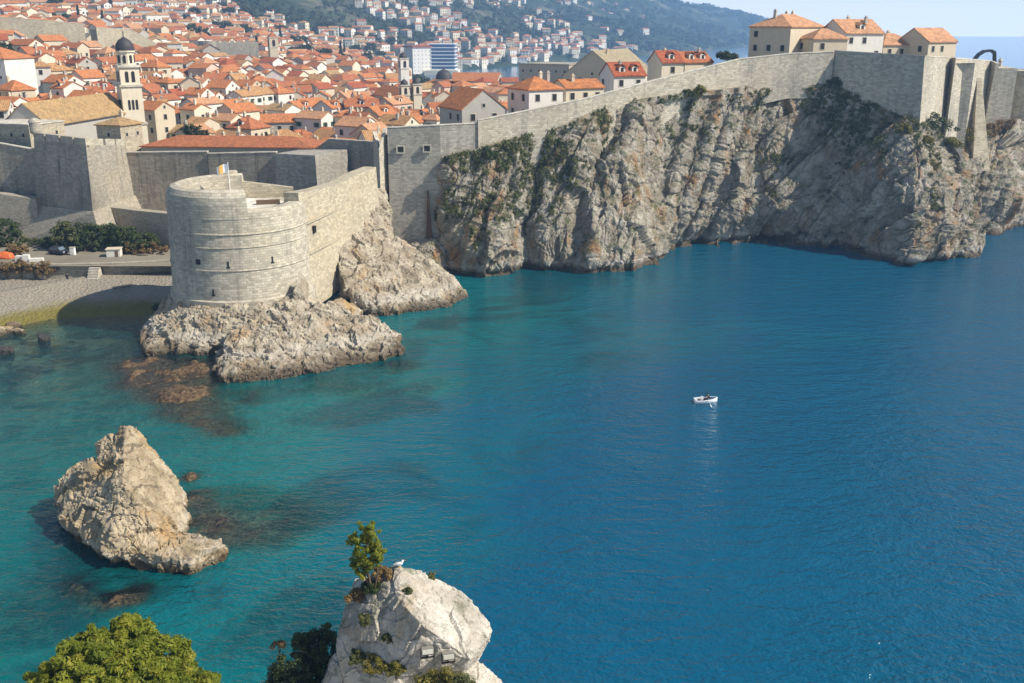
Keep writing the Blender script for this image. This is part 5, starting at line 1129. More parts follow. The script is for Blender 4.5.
# ------------------------------------------------------------------ plants
LEAF_PINE = mat_leaf('pine_needles', (0.095, 0.135, 0.014), (0.26, 0.285, 0.03), (0.36, 0.31, 0.045), .45)
LEAF_DARK = mat_leaf('dark_leaves', (0.022, 0.04, 0.011), (0.075, 0.095, 0.027), None, .15)
LEAF_MID = mat_leaf('scrub_leaves', (0.04, 0.055, 0.016), (0.11, 0.12, 0.04), (0.20, 0.18, 0.065), .25)
LEAF_DRY = mat_leaf('dry_leaves', (0.09, 0.055, 0.022), (0.24, 0.155, 0.06), (0.30, 0.23, 0.10), .2)
LEAF_YEL = mat_leaf('yellow_green_leaves', (0.09, 0.09, 0.015), (0.26, 0.22, 0.045), None, .25)
LEAF_HILL = mat_leaf('hillside_foliage', (0.014, 0.026, 0.010), (0.042, 0.058, 0.02), (0.075, 0.085, 0.03), .1)
def leaves(P, N, size, g, aspect=1.6, up=0.25, curl=0.0):
    """quads at points P facing roughly N (g = numpy rng) -> V, Q, tint"""
    n = len(P); d = N + g.normal(0, .65, (n, 3)); d[:, 2] += up; d /= np.linalg.norm(d, axis=1, keepdims=True) + 1e-9
    a = np.cross(d, g.normal(0, 1, (n, 3))); a /= np.linalg.norm(a, axis=1, keepdims=True) + 1e-9; b = np.cross(d, a)
    s = size * g.uniform(.55, 1.3, n)[:, None]; a = a * s * aspect * .5; b = b * s * .5
    V = np.stack([P - a, P - b * .9, P + a, P + b * .9], 1).reshape(-1, 3)
    return V, np.arange(n * 4).reshape(n, 4), np.repeat(g.uniform(0, 1, n), 4)
def crown(clumps, per, size, g, aspect=1.6, flat=.8, tintn=.6):
    """clumps: (x, y, z, r) -> leaf mesh arrays"""
    C = np.array(clumps); k = np.repeat(np.arange(len(C)), per); n = len(k)
    d = g.normal(0, 1, (n, 3)); d /= np.linalg.norm(d, axis=1, keepdims=True); r = g.uniform(.25, 1, n) ** .5
    P = C[k, :3] + d * (C[k, 3] * r)[:, None] * np.array([1, 1, flat])
    V, Q, t = leaves(P, d, size, g, aspect)
    ct = g.uniform(0, 1, len(C)); t = np.clip(t * (1 - tintn) + np.repeat(ct[k], 4) * tintn, 0, 1)
    return V, Q, t
def plant_mesh(name, clumps, per, size, mat, parent=None, seed=0, aspect=1.6, flat=.8):
    g = np.random.default_rng(seed); V, Q, t = crown(clumps, per, size, g, aspect, flat)
    return np_mesh(name, V, Q, mat, parent, attrs={'tint': t})
def blob_clumps(rx, ry, rz, n, r, seed, lower=-.3, noise=.25):
    g = np.random.default_rng(seed); out = []
    while len(out) < n:
        d = g.normal(0, 1, 3); d /= np.linalg.norm(d)
        if d[2] < lower: continue
        k = (.62 + .38 * g.random() ** .4) * (1 + noise * math.sin(d[0] * 4 + seed) * math.cos(d[1] * 5 + seed * 2) + noise * .5 * g.normal())
        out.append((d[0] * rx * k, d[1] * ry * k, d[2] * rz * k, r * g.uniform(.6, 1.25)))
    return out
def trunk_mesh(name, base, tips, r, parent, mat=None):
    mb = MB(); b = Vector(base)
    for i, t in enumerate(tips):
        t = Vector(t); m1 = b.lerp(t, .5) + Vector((.06 * (i % 3 - 1), .05 * ((i + 1) % 3 - 1), .04)) * (t - b).length
        mb.tube(b, m1, r * (1 if i == 0 else .6), r * (.7 if i == 0 else .42), 8); mb.tube(m1, t, r * (.7 if i == 0 else .42), r * .15, 8)
    return mb.build(name, mat or BARK, parent)
def bush(name, label, loc, rx, ry, rz, n, r, per, size, mat, seed, cat='bush', group=None, lower=-.2):
    root = empty(name, loc); tag(root, label, cat, group)
    plant_mesh('foliage', [(a, b, c + rz * .55, d) for a, b, c, d in blob_clumps(rx, ry, rz, n, r, seed, lower)], per, size, mat, root, seed)
    trunk_mesh('stem', (0, 0, -.4), [(0, 0, rz * .7), (rx * .4, 0, rz * .6), (-rx * .4, ry * .2, rz * .6)], .09 * max(rx, .5), root)
    return root

# the big pine in the lower left corner
px_, py_, pz_ = at(116, 700, 41.5); gb, _ = down(B_SHORE, px_, py_, 30); gb = gb.z if gb else 5
pine = empty('pine_tree', (px_, py_, gb - .3)); tag(pine, 'sunlit rounded pine crown in the lower left corner', 'pine tree')
cl = []
g = np.random.default_rng(4)
for (u, v, Y, r, n) in [(118, 668, 42, 2.0, 54), (150, 672, 42.6, 1.9, 46), (85, 672, 41.2, 1.9, 46), (178, 686, 42, 1.75, 40), (205, 700, 41.8, 1.4, 24), (55, 696, 41, 1.8, 40), (30, 712, 40.6, 1.5, 26), (118, 716, 40.4, 2.3, 56), (100, 690, 41, 2.0, 60), (140, 692, 41, 2.0, 60), (70, 690, 40.8, 1.7, 40), (168, 700, 41, 1.8, 40), (120, 645, 42.6, 1.6, 40), (95, 652, 42, 1.4, 30), (160, 655, 42.8, 1.3, 26), (165, 722, 40.8, 2.1, 44), (72, 735, 39.6, 2.2, 44), (130, 650, 43, 1.3, 26), (10, 730, 40, 1.4, 20), (195, 740, 40.6, 1.8, 30), (120, 770, 40, 2.4, 40)]:
    c = np.array(at(u, v, Y)) - np.array([px_, py_, gb - .3])
    for k in range(n):
        d = g.normal(0, 1, 3); d /= np.linalg.norm(d); d[2] = abs(d[2]) if g.random() < .72 else d[2]
        k_ = r * g.uniform(.72, 1.02); cl.append((c[0] + d[0] * k_, c[1] + d[1] * k_, c[2] + d[2] * k_ * .8, g.choice([.16, .24, .34, .5])))
plant_mesh('crown', cl, 190, .115, LEAF_PINE, pine, 5, 2.8, .6)
zc_ = at(116, 700, 41.5)[2] - gb
trunk_mesh('trunk', (0, 0, 0), [(0, 0, zc_), (2.5, .4, zc_ * .95), (-2.6, -.4, zc_ * .95), (.8, -1, zc_), (-1, 1, zc_ * 1.05)], .34, pine)

# small pine leaning on the crag
h_, _ = hit(B_CRAG, 373, 592)
sp = empty('pine_tree', h_ - Vector((0, 0, .3))); tag(sp, 'small airy pine growing from the top left of the white crag', 'pine tree')
cl = []; g = np.random.default_rng(8)
for (u, v, r, n) in [(368, 536, .55, 16), (362, 549, .6, 17), (376, 548, .5, 13), (357, 561, .5, 12), (370, 560, .55, 13), (381, 556, .3, 6), (355, 541, .3, 6), (362, 572, .42, 8), (368, 528, .32, 8)]:
    c = Vector(at(u, v, h_.y + .2)) - sp.location
    for k in range(n):
        d = g.normal(0, 1, 3); d /= np.linalg.norm(d); k_ = r * g.uniform(.3, 1.0); cl += [(c.x + d[0] * k_ + a_, c.y + d[1] * k_ + b_, c.z + d[2] * k_ + c_, g.uniform(.06, .17)) for a_, b_, c_ in g.normal(0, .12, (3, 3))]
plant_mesh('crown', cl, 60, .06, LEAF_PINE, sp, 9, 2.8, .8)
tp = [tuple(Vector(at(u, v, h_.y + .2)) - sp.location) for u, v in ((367, 532), (360, 556), (377, 552), (358, 543), (366, 562))]
trunk_mesh('trunk', (0, 0, 0), tp, .09, sp)

# scrub on and beside the crag
def on(b, u, v):
    p, n = hit(b, u, v); return p
x, y, z = at(303, 655, 51.5)
root = bush('bush', 'dark shaded bush to the left of the white crag', (x, y, z - 2.6), 1.5, 1.3, 2.4, 80, .42, 190, .1, LEAF_DARK, 21, lower=-.9)
x, y, z = at(283, 672, 50.5); bush('bush', 'dark low bush lowest at the left of the white crag', (x, y, z - 1.6), 1.2, 1.0, 1.2, 44, .36, 180, .095, LEAF_DARK, 22, lower=-.9)
x, y, z = at(322, 640, 52.5); bush('bush', 'dark bush pressed against the left side of the crag', (x, y, z - 2.4), 1.0, .9, 2.2, 56, .36, 180, .095, LEAF_DARK, 23, lower=-.9)
x, y, z = at(279, 643, 51.6); bush('bush', 'dry tan seed-headed shrub at the left fringe of the dark bushes', (x, y, z - .3), .4, .35, .4, 9, .2, 70, .08, LEAF_DRY, 24)
for k, (u, v, r, mat, lab) in enumerate([(382, 577, .5, LEAF_DRY, 'brown dry shrub on the crag shoulder beside the small pine'), (372, 590, .5, LEAF_DARK, 'dark shrub hanging below the small pine on the crag'), (356, 600, .55, LEAF_DRY, 'brownish shrub hanging down the left edge of the crag'),
        (408, 592, .22, LEAF_MID, 'little green tuft on the sunlit top of the crag'), (430, 578, .26, LEAF_MID, 'thin green tuft near the sunlit crest of the crag'), (388, 640, .3, LEAF_MID, 'green tuft in a crack on the shaded crag face'), (376, 668, .6, LEAF_YEL, 'yellow-green shrub on the lower crag face at the picture bottom'),
        (396, 672, .5, LEAF_YEL, 'pale yellow-green shrub beside it under the floodlights'), (358, 660, .45, LEAF_MID, 'green shrub low on the left crag face'), (366, 622, .35, LEAF_MID, 'small green shrub half way down the left crag edge')]):
    p = on(B_CRAG, u, v)
    if p: bush('bush', lab, p - Vector((0, 0, .1)), r, r, r * .9, int(24 + 30 * r), r * .36, 130, .06, mat, 30 + k)
for k, (u, v, lab) in enumerate([(440, 672, 'leafy green bush at the bottom edge below the floodlights'), (462, 676, 'leafy bush at the bottom edge by the pale ledge'), (425, 680, 'leafy bush at the bottom edge, leftmost under the floodlights')]):
    x, y, z = at(u, v + 6, 45.6); bush('bush', lab, (x, y, z - .9), .9, .7, .75, 26, .32, 120, .09, LEAF_YEL if k != 1 else LEAF_MID, 44 + k)

# cliff scrub (uncountable) and the bushes one can tell apart
g = np.random.default_rng(77); nr_, nc_, _ = CLIFF.shape
du = np.gradient(CLIFF, axis=1); dt = np.gradient(CLIFF, axis=0); NN = np.cross(du, dt); NN /= np.linalg.norm(NN, axis=2, keepdims=True) + 1e-9
ii = g.integers(int(nr_ * .25), nr_ - 1, 60000); jj = g.integers(0, nc_ - 1, 60000); P = CLIFF[ii, jj]; N = NN[ii, jj]; T = ii / nr_
U = 512 + F * P[:, 0] / (P[:, 1] * CP - (P[:, 2] - H) * SP)
den = .7 * fbm(P / 6.0, 4, 55) + .7 * fbm(P / 1.3, 3, 58)
want = np.interp(T, [.3, .55, .8, .95, 1.0], [-.3, -.16, -.04, .14, .3]) + np.interp(U, [440, 470, 540, 600, 640, 760, 820, 900, 940], [.05, .2, .2, -.08, -.14, -.06, .04, .06, -.05]) + .12 * N[:, 2]
keep_ = den + want > .2; P = P[keep_][:2500]; N = N[keep_][:2500]
k = np.repeat(np.arange(len(P)), 34); n = len(k); dd = g.normal(0, 1, (n, 3)); rr_ = np.repeat(g.uniform(.15, .55, len(P)), 34)
V, Q, t = leaves(P[k] + N[k] * .1 + dd * rr_[:, None] * .55, N[k], .22, g, 1.5, .4)
t = np.clip(.5 * t + .5 * np.repeat(np.repeat(g.uniform(0, 1, len(P)), 34), 4), 0, 1)
tag(np_mesh('cliff_scrub', V, Q, LEAF_MID, attrs={'tint': t}), kind='stuff')
def cliffpt(u, v):
    best = None
    for b in B_CLIFF:
        p, _ = hit(b, u, v)
        if p and (best is None or p.y < best.y): best = p
    return best
for k_, (u, v, r, mat, lab) in enumerate([(937, 134, 2.9, LEAF_DARK, 'round dark green bush at the foot of the sunlit bastion flank'), (964, 142, 3.0, LEAF_YEL, 'yellowish bush right of the round dark green bush'), (976, 138, 2.3, LEAF_YEL, 'smaller yellowish bush below the wedge buttress'),
        (952, 149, 1.9, LEAF_YEL, 'low yellow bush on the cliff edge below the others'), (988, 136, 2.1, LEAF_DRY, 'brownish bush right of the yellow bushes under the buttress'), (905, 133, 1.5, LEAF_YEL, 'low yellow-green bush under the battered corner'), (925, 143, 1.3, LEAF_YEL, 'low yellow-green bush on the cliff rim below the dark bush'),
        (1004, 132, 2.2, LEAF_DRY, 'brownish scrub bush near the right picture edge'), (868, 112, 1.2, LEAF_MID, 'green bush under the shaded bastion wall'), (836, 86, 1.5, LEAF_DARK, 'dark bush at the wall corner above the deep cliff'), (700, 92, 1.1, LEAF_YEL, 'light green bush at the wall foot above the leaning strata'),
        (688, 94, .9, LEAF_MID, 'smaller green bush left of the light green one at the wall foot'), (490, 158, 1.5, LEAF_DARK, 'dark bush at the top left of the cliff'), (505, 150, 1.4, LEAF_MID, 'green bush just right of the top left dark bush')]):
    p = cliffpt(u, v)
    if p: bush('bush', lab, p - Vector((0, -.3, .3)), r, r * .8, r * .85, 26, r * .36, 90, .24, mat, 60 + k_)

# trees and bushes behind the cove
for k_, (u, v, Y, rx, rz, mat, lab) in enumerate([(68, 247, 186, 2.6, 4.2, LEAF_MID, 'light green tree, leftmost of the clump below the bastion'), (88, 249, 187, 3.2, 3.6, LEAF_DARK, 'dark tree second from left in the clump below the bastion'), (105, 249, 187, 3.4, 3.7, LEAF_DARK, 'dark tree in the middle of the clump below the bastion'),
        (122, 250, 186, 3.2, 3.5, LEAF_DARK, 'dark tree second from right in the clump below the bastion'), (140, 251, 184.5, 3.2, 2.7, LEAF_DARK, 'low dark tree, rightmost of the clump by the round fort'), (4, 238, 190, 2.6, 4.2, LEAF_DARK, 'dark tree cut by the left edge under the curtain wall')]):
    x, y, z = at(u, v, Y); root = empty('tree', (x, y, 4.4)); tag(root, lab, 'tree')
    plant_mesh('crown', [(a, b, c + rz * .62, d) for a, b, c, d in blob_clumps(rx, rx * .8, rz * .62, 60, rx * .26, 80 + k_, -.8)], 90, .26, mat, root, 80 + k_)
    trunk_mesh('trunk', (0, 0, -.3), [(0, 0, rz * .7), (rx * .5, 0, rz * .7), (-rx * .5, .3, rz * .7)], .16, root)
for k_, (u, Y, rx, rz, mat, lab) in enumerate([(48, 188, 2.3, 1.2, LEAF_DARK, 'low dark shrub left of the parked car'), (30, 189, 2.6, 1.0, LEAF_MID, 'low green shrub under the bastion scarp'), (20, 181, 1.9, 1.1, LEAF_DRY, 'dry bush beside the orange cover'), (13, 183, 1.4, 1.0, LEAF_DRY, 'small dry bush behind the orange cover'),
        (85, 184.5, 2.4, 1.1, LEAF_DARK, 'dark hedge-like bush behind the white box'), (150, 182.5, 3.0, 1.3, LEAF_DRY, 'dry brown bush between white shed and round fort'), (130, 183, 2.4, 1.1, LEAF_DRY, 'dry brown bush right behind the white shed')]):
    x, y, z = at(u, 250, Y); bush('bush', lab, (x, Y, 4.4), rx, rx * .6, rz, 30, rz * .4, 80, .2, mat, 100 + k_)
for k_, (u, lab) in enumerate([(-6, 'rust-brown shrub hanging over the beach wall at the left edge'), (8, 'rust-brown shrub on the beach wall under the stone blocks'), (22, 'tallest rust-brown shrub over the beach wall'), (36, 'rust-brown shrub rooted in front of the beach wall'), (48, 'last rust-brown shrub along the beach wall towards the steps')]):
    x, y, z = at(u, 270, 173); bush('bush', lab, (x, 172.4, 2.5), 1.5, .8, 1.5 + .3 * (k_ % 3), 26, .42, 80, .17, LEAF_DRY, 120 + k_)
x, y, z = at(168, 290, 157); bush('bush', 'green shrub at the foot of the round fort on the beach side', (x - 1.5, y, float(bed_z(np.array([x - 1.5]), np.array([y]))[0]) - .1), 1.5, 1.2, 1.0, 24, .42, 80, .17, LEAF_DARK, 131)

# trees of the town and of the hillside
def tree_proto(kind, seed):
    g = random.Random(seed)
    if kind == 'cypress': cl = [(g.gauss(0, .45) * (1 - z / 11), g.gauss(0, .45) * (1 - z / 11), z, .85 * (1 - z / 14)) for z in np.linspace(.6, 10.3, 40)]; per, sz = 26, .5
    elif kind == 'round': cl = [(a, b, c + 4.2, d) for a, b, c, d in blob_clumps(3.1, 3.1, 2.7, 55, .95, seed, -.8)]; per, sz = 26, .6
    else: cl = [(a, b, c + 5.6, d) for a, b, c, d in blob_clumps(3.6, 3.6, 1.7, 50, .95, seed, -.35)]; per, sz = 26, .6
    return cl, per, sz
PROTO = {}
for kind in ('cypress', 'round', 'pine'):
    for q in range(2):
        cl, per, sz = tree_proto(kind, 7 + q); c_ = plant_mesh('crown', cl, per, sz, LEAF_HILL, None, 200 + q); t_ = trunk_mesh('trunk', (0, 0, -1.5), [(0, 0, 6), (1.2, .2, 5), (-1.2, -.3, 5)] if kind != 'cypress' else [(0, 0, 8)], .22, None)
        PROTO[kind, q] = (c_.data, t_.data); bpy.data.objects.remove(c_); bpy.data.objects.remove(t_)
def put_tree(kind, q, x, y, z, s, rz, label, group, name):
    root = empty(name, (x, y, z), rz); root.scale = (s, s, s); tag(root, label, 'tree', group)
    link(bpy.data.objects.new('crown', PROTO[kind, q][0]), root); link(bpy.data.objects.new('trunk', PROTO[kind, q][1]), root); return root
for u, v, Y, s, kind, lab in [(194, 136, 240, 0.62, 'round', 'dark tree standing above the long terracotta roof'), (203, 138, 238, .42, 'round', 'small dark tree right of the tree above the long terracotta roof'), (727, 55, 243, .62, 'pine', 'dark flat-topped tree above the rising sea wall'), (5, 52, 330, .7, 'round', 'dark tree at the left edge among the upper houses')]:
    x, y, z = at(u, v, Y); zg = z - s * (2.5 if u < 300 else 6.2); put_tree(kind, 0, x, y, zg, s, u, lab, None, 'tree')
rt = random.Random(31); got = []; tries = 0
HXY = np.array([(h[0], h[1]) for h in hill]); taken = []
while len(got) < 62 and tries < 9000:
    tries += 1; u = rt.uniform(-10, 400); Y = 630 * (1100 / 630) ** rt.random(); x = (u - 512) / F * Y * .95; g0 = gz(x, Y)
    if g0 < 4: continue
    uu, v = proj(x, Y, g0 + 4)
    if v < -4 or v > 64 or ((HXY - np.array([x, Y])) ** 2).sum(1).min() < 60 or any((x - a) ** 2 + (Y - b) ** 2 < c_ * c_ for a, b, c_ in BLOCK): continue
    if any((x - a) ** 2 + (Y - b) ** 2 < 64 for a, b in taken): continue
    taken.append((x, Y)); kind = rt.choice(('cypress', 'round', 'round', 'pine')); got.append((uu, x, Y, g0, kind, rt.uniform(.9, 1.7)))
cnt = {}
WORD = {'cypress': ('narrow dark cypress', 'cypresses'), 'round': ('round dark tree', 'round trees'), 'pine': ('flat-crowned dark pine', 'pines')}
for uu, x, Y, g0, kind, s in sorted(got):
    cnt[kind] = cnt.get(kind, 0) + 1; a, b = WORD[kind]
    put_tree(kind, rt.randrange(2), x, Y, g0, s, rt.uniform(0, 6), '%s, %s from left of the %s among the hillside villas' % (a, ordinal(cnt[kind]), b), 'trees among the hillside villas', 'cypress' if kind == 'cypress' else 'pine_tree' if kind == 'pine' else 'tree')
# the woods on the far slopes, one mass
g = np.random.default_rng(5); Cs = []; tries = 0
YY = 640 * (3600 / 640) ** g.random(60000); UU = g.uniform(-30, 790, 60000); XX = (UU - 512) / F * YY * .95; ZZ = land_z(XX, YY)
ok = (ZZ > 4); XX, YY, ZZ = XX[ok], YY[ok], ZZ[ok]
nz = fbm(np.stack([XX / 140, YY / 140, 0 * XX], 1), 4, 15); ok = nz + np.where(YY > 1300, .25, .1) > 0; XX, YY, ZZ = XX[ok], YY[ok], ZZ[ok]
for a in range(0, len(HXY)):
    ok = (XX - HXY[a, 0]) ** 2 + (YY - HXY[a, 1] + 5) ** 2 > 64; XX, YY, ZZ = XX[ok], YY[ok], ZZ[ok]
XX, YY, ZZ = XX[:11000], YY[:11000], ZZ[:11000]
s_ = g.uniform(2.2, 4.2, len(XX)) * np.clip(YY / 1400, .8, 1.8); per = 36; k = np.repeat(np.arange(len(XX)), per); n = len(k)
d = g.normal(0, 1, (n, 3)); d /= np.linalg.norm(d, axis=1, keepdims=True); P = np.stack([XX[k], YY[k], ZZ[k] + s_[k] * .6], 1) + d * (s_[k] * g.uniform(.5, 1, n))[:, None]
V, Q, t = leaves(P, d, 1.0, g, 1.4); V = (V.reshape(n, 4, 3) - P[:, None]) * (s_[k] * .55)[:, None, None] + P[:, None]
t = np.clip(.4 * t + .6 * np.repeat(np.repeat(g.uniform(0, 1, len(XX)), per), 4), 0, 1)
tag(np_mesh('forest', V.reshape(-1, 3), Q, LEAF_HILL, attrs={'tint': t}), kind='stuff')
# ------------------------------------------------------------------ beach wall, steps and small things behind the cove
wall_run('beach_wall', 'low rubble retaining wall along the back of the pebble beach', 'wall', [wp(-90, 264, 173, zb=2), wp(0, 264, 173.2, zb=2), wp(60, 264.5, 173, zb=2), wp(120, 263, 173.6, zb=2), wp(176, 260, 176, zb=2)], 1.0, RUBBLE, 0.06, parapet=False)
x, y, z = at(94, 275, 171.5); st = empty('steps', (x, 171.6, 2.2)); tag(st, 'short flight of stone steps from terrace to beach', 'steps')
for k in range(5):
    mb = MB(); mb.box(-.9, .9, -1.2 + .32 * k, 1.35, .4 * k, .4 * (k + 1)); mb.build('tread', STONE_CAP, st)
def gnd(u, Y): return (at(u, 250, Y)[0], Y, 4.42)
sh = empty('shed', gnd(114, 180.5), R(8)); tag(sh, 'small white flat-roofed shed in front of the dry bushes', 'shed')
mb = MB(); mb.box(-1.2, 1.2, -.9, .9, 0, 1.35); mb.build('wall', WALLS['white'], sh); mb = MB(); mb.box(-1.35, 1.35, -1.05, 1.05, 1.352, 1.48); mb.build('roof', WALLS['beige'], sh); mb = MB(); mb.box(.3, .85, -.94, -.86, .02, 1.15); mb.build('door', WOOD, sh)
bx = empty('cabinet', gnd(72.5, 181.5)); tag(bx, 'narrow white cabinet standing right of the parked car', 'cabinet')
mb = MB(); mb.box(-.42, .42, -.35, .35, 0, 1.35); mb.build('body', WHITE, bx); mb = MB(); mb.box(-.48, .48, -.42, .42, 1.352, 1.44); mb.build('cap', WALLS['grey'], bx); mb = MB(); mb.box(-.33, .33, -.38, -.33, .1, 1.2); mb.build('door', WALLS['white'], bx)
# parked car
cr = empty('parked_car', gnd(58, 182), R(-20)); tag(cr, 'small dark car parked under the trees behind the beach', 'car')
CARP = plain('dark_car_paint', (0.03, 0.035, 0.045), 0.3, .05, 2, .5); GLS = plain('car_glass', (0.12, 0.15, 0.18), .1, .1, 2, .6); TYRE = plain('tyre_rubber', (.02, .02, .02), .8)
mb = MB(); prof = [(-1.75, .35), (1.75, .35), (1.8, .75), (1.1, .88), (.6, 1.42), (-1.1, 1.45), (-1.6, .95), (-1.8, .8)]
for sgn in (1,):
    L_ = [(a, -.78, b) for a, b in prof]; R_ = [(a, .78, b) for a, b in prof]; mb.poly(L_); mb.poly(R_[::-1])
    for i in range(len(prof)): j = (i + 1) % len(prof); mb.poly([R_[i], R_[j], L_[j], L_[i]])
bo = mb.build('body', CARP, cr)
for a, b, s_ in ((-1.0, .5, -1), (-1.0, .5, 1)):
    mb = MB(); q = [(-1.25, .95), (.78, .95), (.5, 1.33), (-1.05, 1.35)]; mb.poly([(p[0], s_ * .785, p[1]) for p in (q if s_ < 0 else q[::-1])]); mb.poly([(p[0], s_ * .775, p[1]) for p in (q[::-1] if s_ < 0 else q)]); mb.build('window', GLS, cr)
mb = MB(); mb.poly([(1.06, -.65, .93), (1.06, .65, .93), (.65, .6, 1.4), (.65, -.6, 1.4)]); mb.build('windscreen', GLS, cr)
for a in (-1.1, 1.15):
    for s_ in (-1, 1): mb = MB(); mb.tube((a, s_ * .62, .32), (a, s_ * .82, .32), .32, .32, 18); mb.build('wheel', TYRE, cr)
for s_ in (-.5, .5): mb = MB(); mb.box(1.74, 1.83, s_ - .15, s_ + .15, .58, .72); mb.build('headlight', WHITE, cr)
# blocks, cover
for k, (u, Y, w, h, lab) in enumerate([(19, 176.5, .75, .95, 'upright pale stone block by the beach wall'), (25, 176.2, .6, 1.2, 'tallest pale stone block by the beach wall'), (35, 176.3, 1.2, .55, 'long low pale stone block by the beach wall')]):
    b_ = empty('stone_block', gnd(u, Y), R(6 * k)); tag(b_, lab, 'stone block'); mb = MB(); mb.hexa([(-w, -.45, 0), (w, -.45, 0), (w, .45, 0), (-w, .45, 0), (-w * .96, -.42, h), (w * .95, -.42, h * .96), (w * .96, .42, h * .97), (-w * .95, .42, h)]); mb.build('block', WALLS['white'], b_)
ORG = plain('orange_cover', (0.60, 0.13, 0.035), .6, .2, 2)
g = np.random.default_rng(3); pts = [(a * 1.5, b * .8, c) for a, b, c in [(-1, -1, 0), (1, -1, 0), (1, 1, 0), (-1, 1, 0), (-.8, -.7, .8), (.7, -.6, 1.0), (.8, .6, .9), (-.7, .7, 1.1), (0, 0, 1.35)]]
oc = hulls_to_rock('cover', [pts], .14, lambda p: .12 * fbm(p / .5, 3, 4), ORG); oc.location = gnd(4, 178.5); tag(oc, 'bright orange cover over something at the left edge', 'cover')
lg = empty('driftwood', (at(120, 272, 166)[0], 166, 1.95), .3); tag(lg, 'dark driftwood branches lying on the shaded beach', 'driftwood')
mb = MB(); mb.tube((-1.5, 0, .1), (1.4, .5, .2), .12, .06); mb.tube((-.3, .1, .15), (.6, -.9, .35), .08, .04); mb.tube((.4, .3, .18), (1.5, -.3, .5), .06, .03); mb.build('branch', WOOD, lg)

# ------------------------------------------------------------------ people: one skinned body each, clothes and hair as children
SKINM = plain('skin', (.45, .27, .19), .6, .05); DARKCL = plain('dark_clothes', (.022, .022, .028), .8, .2, 6); JEANS = plain('blue_grey_trousers', (.05, .06, .085), .85, .2, 6); HAIR = plain('dark_hair', (.02, .015, .012), .6)
def skin(name, J, E, rad_, mat, parent, root='pelvis', sub=2):
    names_ = list(J); me = bpy.data.meshes.new(name); me.from_pydata([J[k] for k in names_], [(names_.index(a), names_.index(b)) for a, b in E], [])
    o = bpy.data.objects.new(name, me); COL.objects.link(o); m_ = o.modifiers.new('s', 'SKIN'); m_.use_smooth_shade = True
    for i, k in enumerate(names_): v_ = me.skin_vertices[0].data[i]; r = rad_[k]; v_.radius = r if isinstance(r, tuple) else (r, r); v_.use_root = (k == root)
    s2 = o.modifiers.new('d', 'SUBSURF'); s2.levels = sub; s2.render_levels = sub
    nm = bpy.data.meshes.new_from_object(o.evaluated_get(bpy.context.evaluated_depsgraph_get())); bpy.data.objects.remove(o); nm.name = name; nm.materials.clear(); nm.materials.append(mat)
    nm.polygons.foreach_set('use_smooth', np.ones(len(nm.polygons), dtype=bool))
    return link(bpy.data.objects.new(name, nm), parent)
def person(label, loc, rz, pose, scale=1.0):
    root = empty('person', loc, rz); root.scale = (scale,) * 3; tag(root, label, 'person')
    J = dict(pose); E = [('pelvis', 'waist'), ('waist', 'chest'), ('chest', 'neck'), ('neck', 'chin'), ('chin', 'crown')]
    for s_ in 'lr': E += [('pelvis', 'hip' + s_), ('hip' + s_, 'knee' + s_), ('knee' + s_, 'ankle' + s_), ('ankle' + s_, 'toe' + s_), ('chest', 'shoulder' + s_), ('shoulder' + s_, 'elbow' + s_), ('elbow' + s_, 'wrist' + s_), ('wrist' + s_, 'finger' + s_)]
    r = dict(pelvis=.145, waist=.13, chest=.155, neck=.06, chin=.085, crown=.095)
    for s_ in 'lr': r.update({'hip' + s_: .1, 'knee' + s_: .065, 'ankle' + s_: .045, 'toe' + s_: .04, 'shoulder' + s_: .065, 'elbow' + s_: .048, 'wrist' + s_: .034, 'finger' + s_: .028})
    skin('body', J, E, r, SKINM, root)
    E2 = [e for e in E if not any(k.startswith(('chin', 'crown', 'finger', 'ankle', 'toe', 'knee')) for k in e) and e != ('chest', 'neck')]
    k2 = {k for e in E2 for k in e}; skin('jacket', {k: J[k] for k in J if k in k2}, E2, {k: r[k] * 1.14 + .012 for k in k2}, DARKCL, root)
    E3 = [e for e in E if any(k[:-1] in ('hip', 'knee', 'ankle') for k in e) and not any(k.startswith('toe') for k in e)]
    k3 = {k for e in E3 for k in e}; skin('trousers', {k: J[k] for k in J if k in k3}, E3, {k: r[k] * 1.12 + .012 for k in k3}, JEANS, root)
    c = Vector(J['crown']); ch_ = Vector(J['chin']); up = (c - ch_).normalized(); mb = MB(); mb.lathe([(.105, -.05), (.125, .0), (.122, .06), (.09, .12), (.04, .145), (0, .15)], n=16); hr = mb.build('hair', HAIR, root, smooth=True); hr.location = c + Vector((0, .02, -.02))
    nb = MB(); f_ = ch_ + (c - ch_) * .45; nb.poly([(f_.x - .018, f_.y - .085, f_.z - .02), (f_.x + .018, f_.y - .085, f_.z - .02), (f_.x, f_.y - .125, f_.z - .015)]); nb.poly([(f_.x + .018, f_.y - .085, f_.z - .02), (f_.x, f_.y - .085, f_.z + .04), (f_.x, f_.y - .125, f_.z - .015)]); nb.poly([(f_.x, f_.y - .085, f_.z + .04), (f_.x - .018, f_.y - .085, f_.z - .02), (f_.x, f_.y - .125, f_.z - .015)]); nb.build('nose', SKINM, root)
    return root
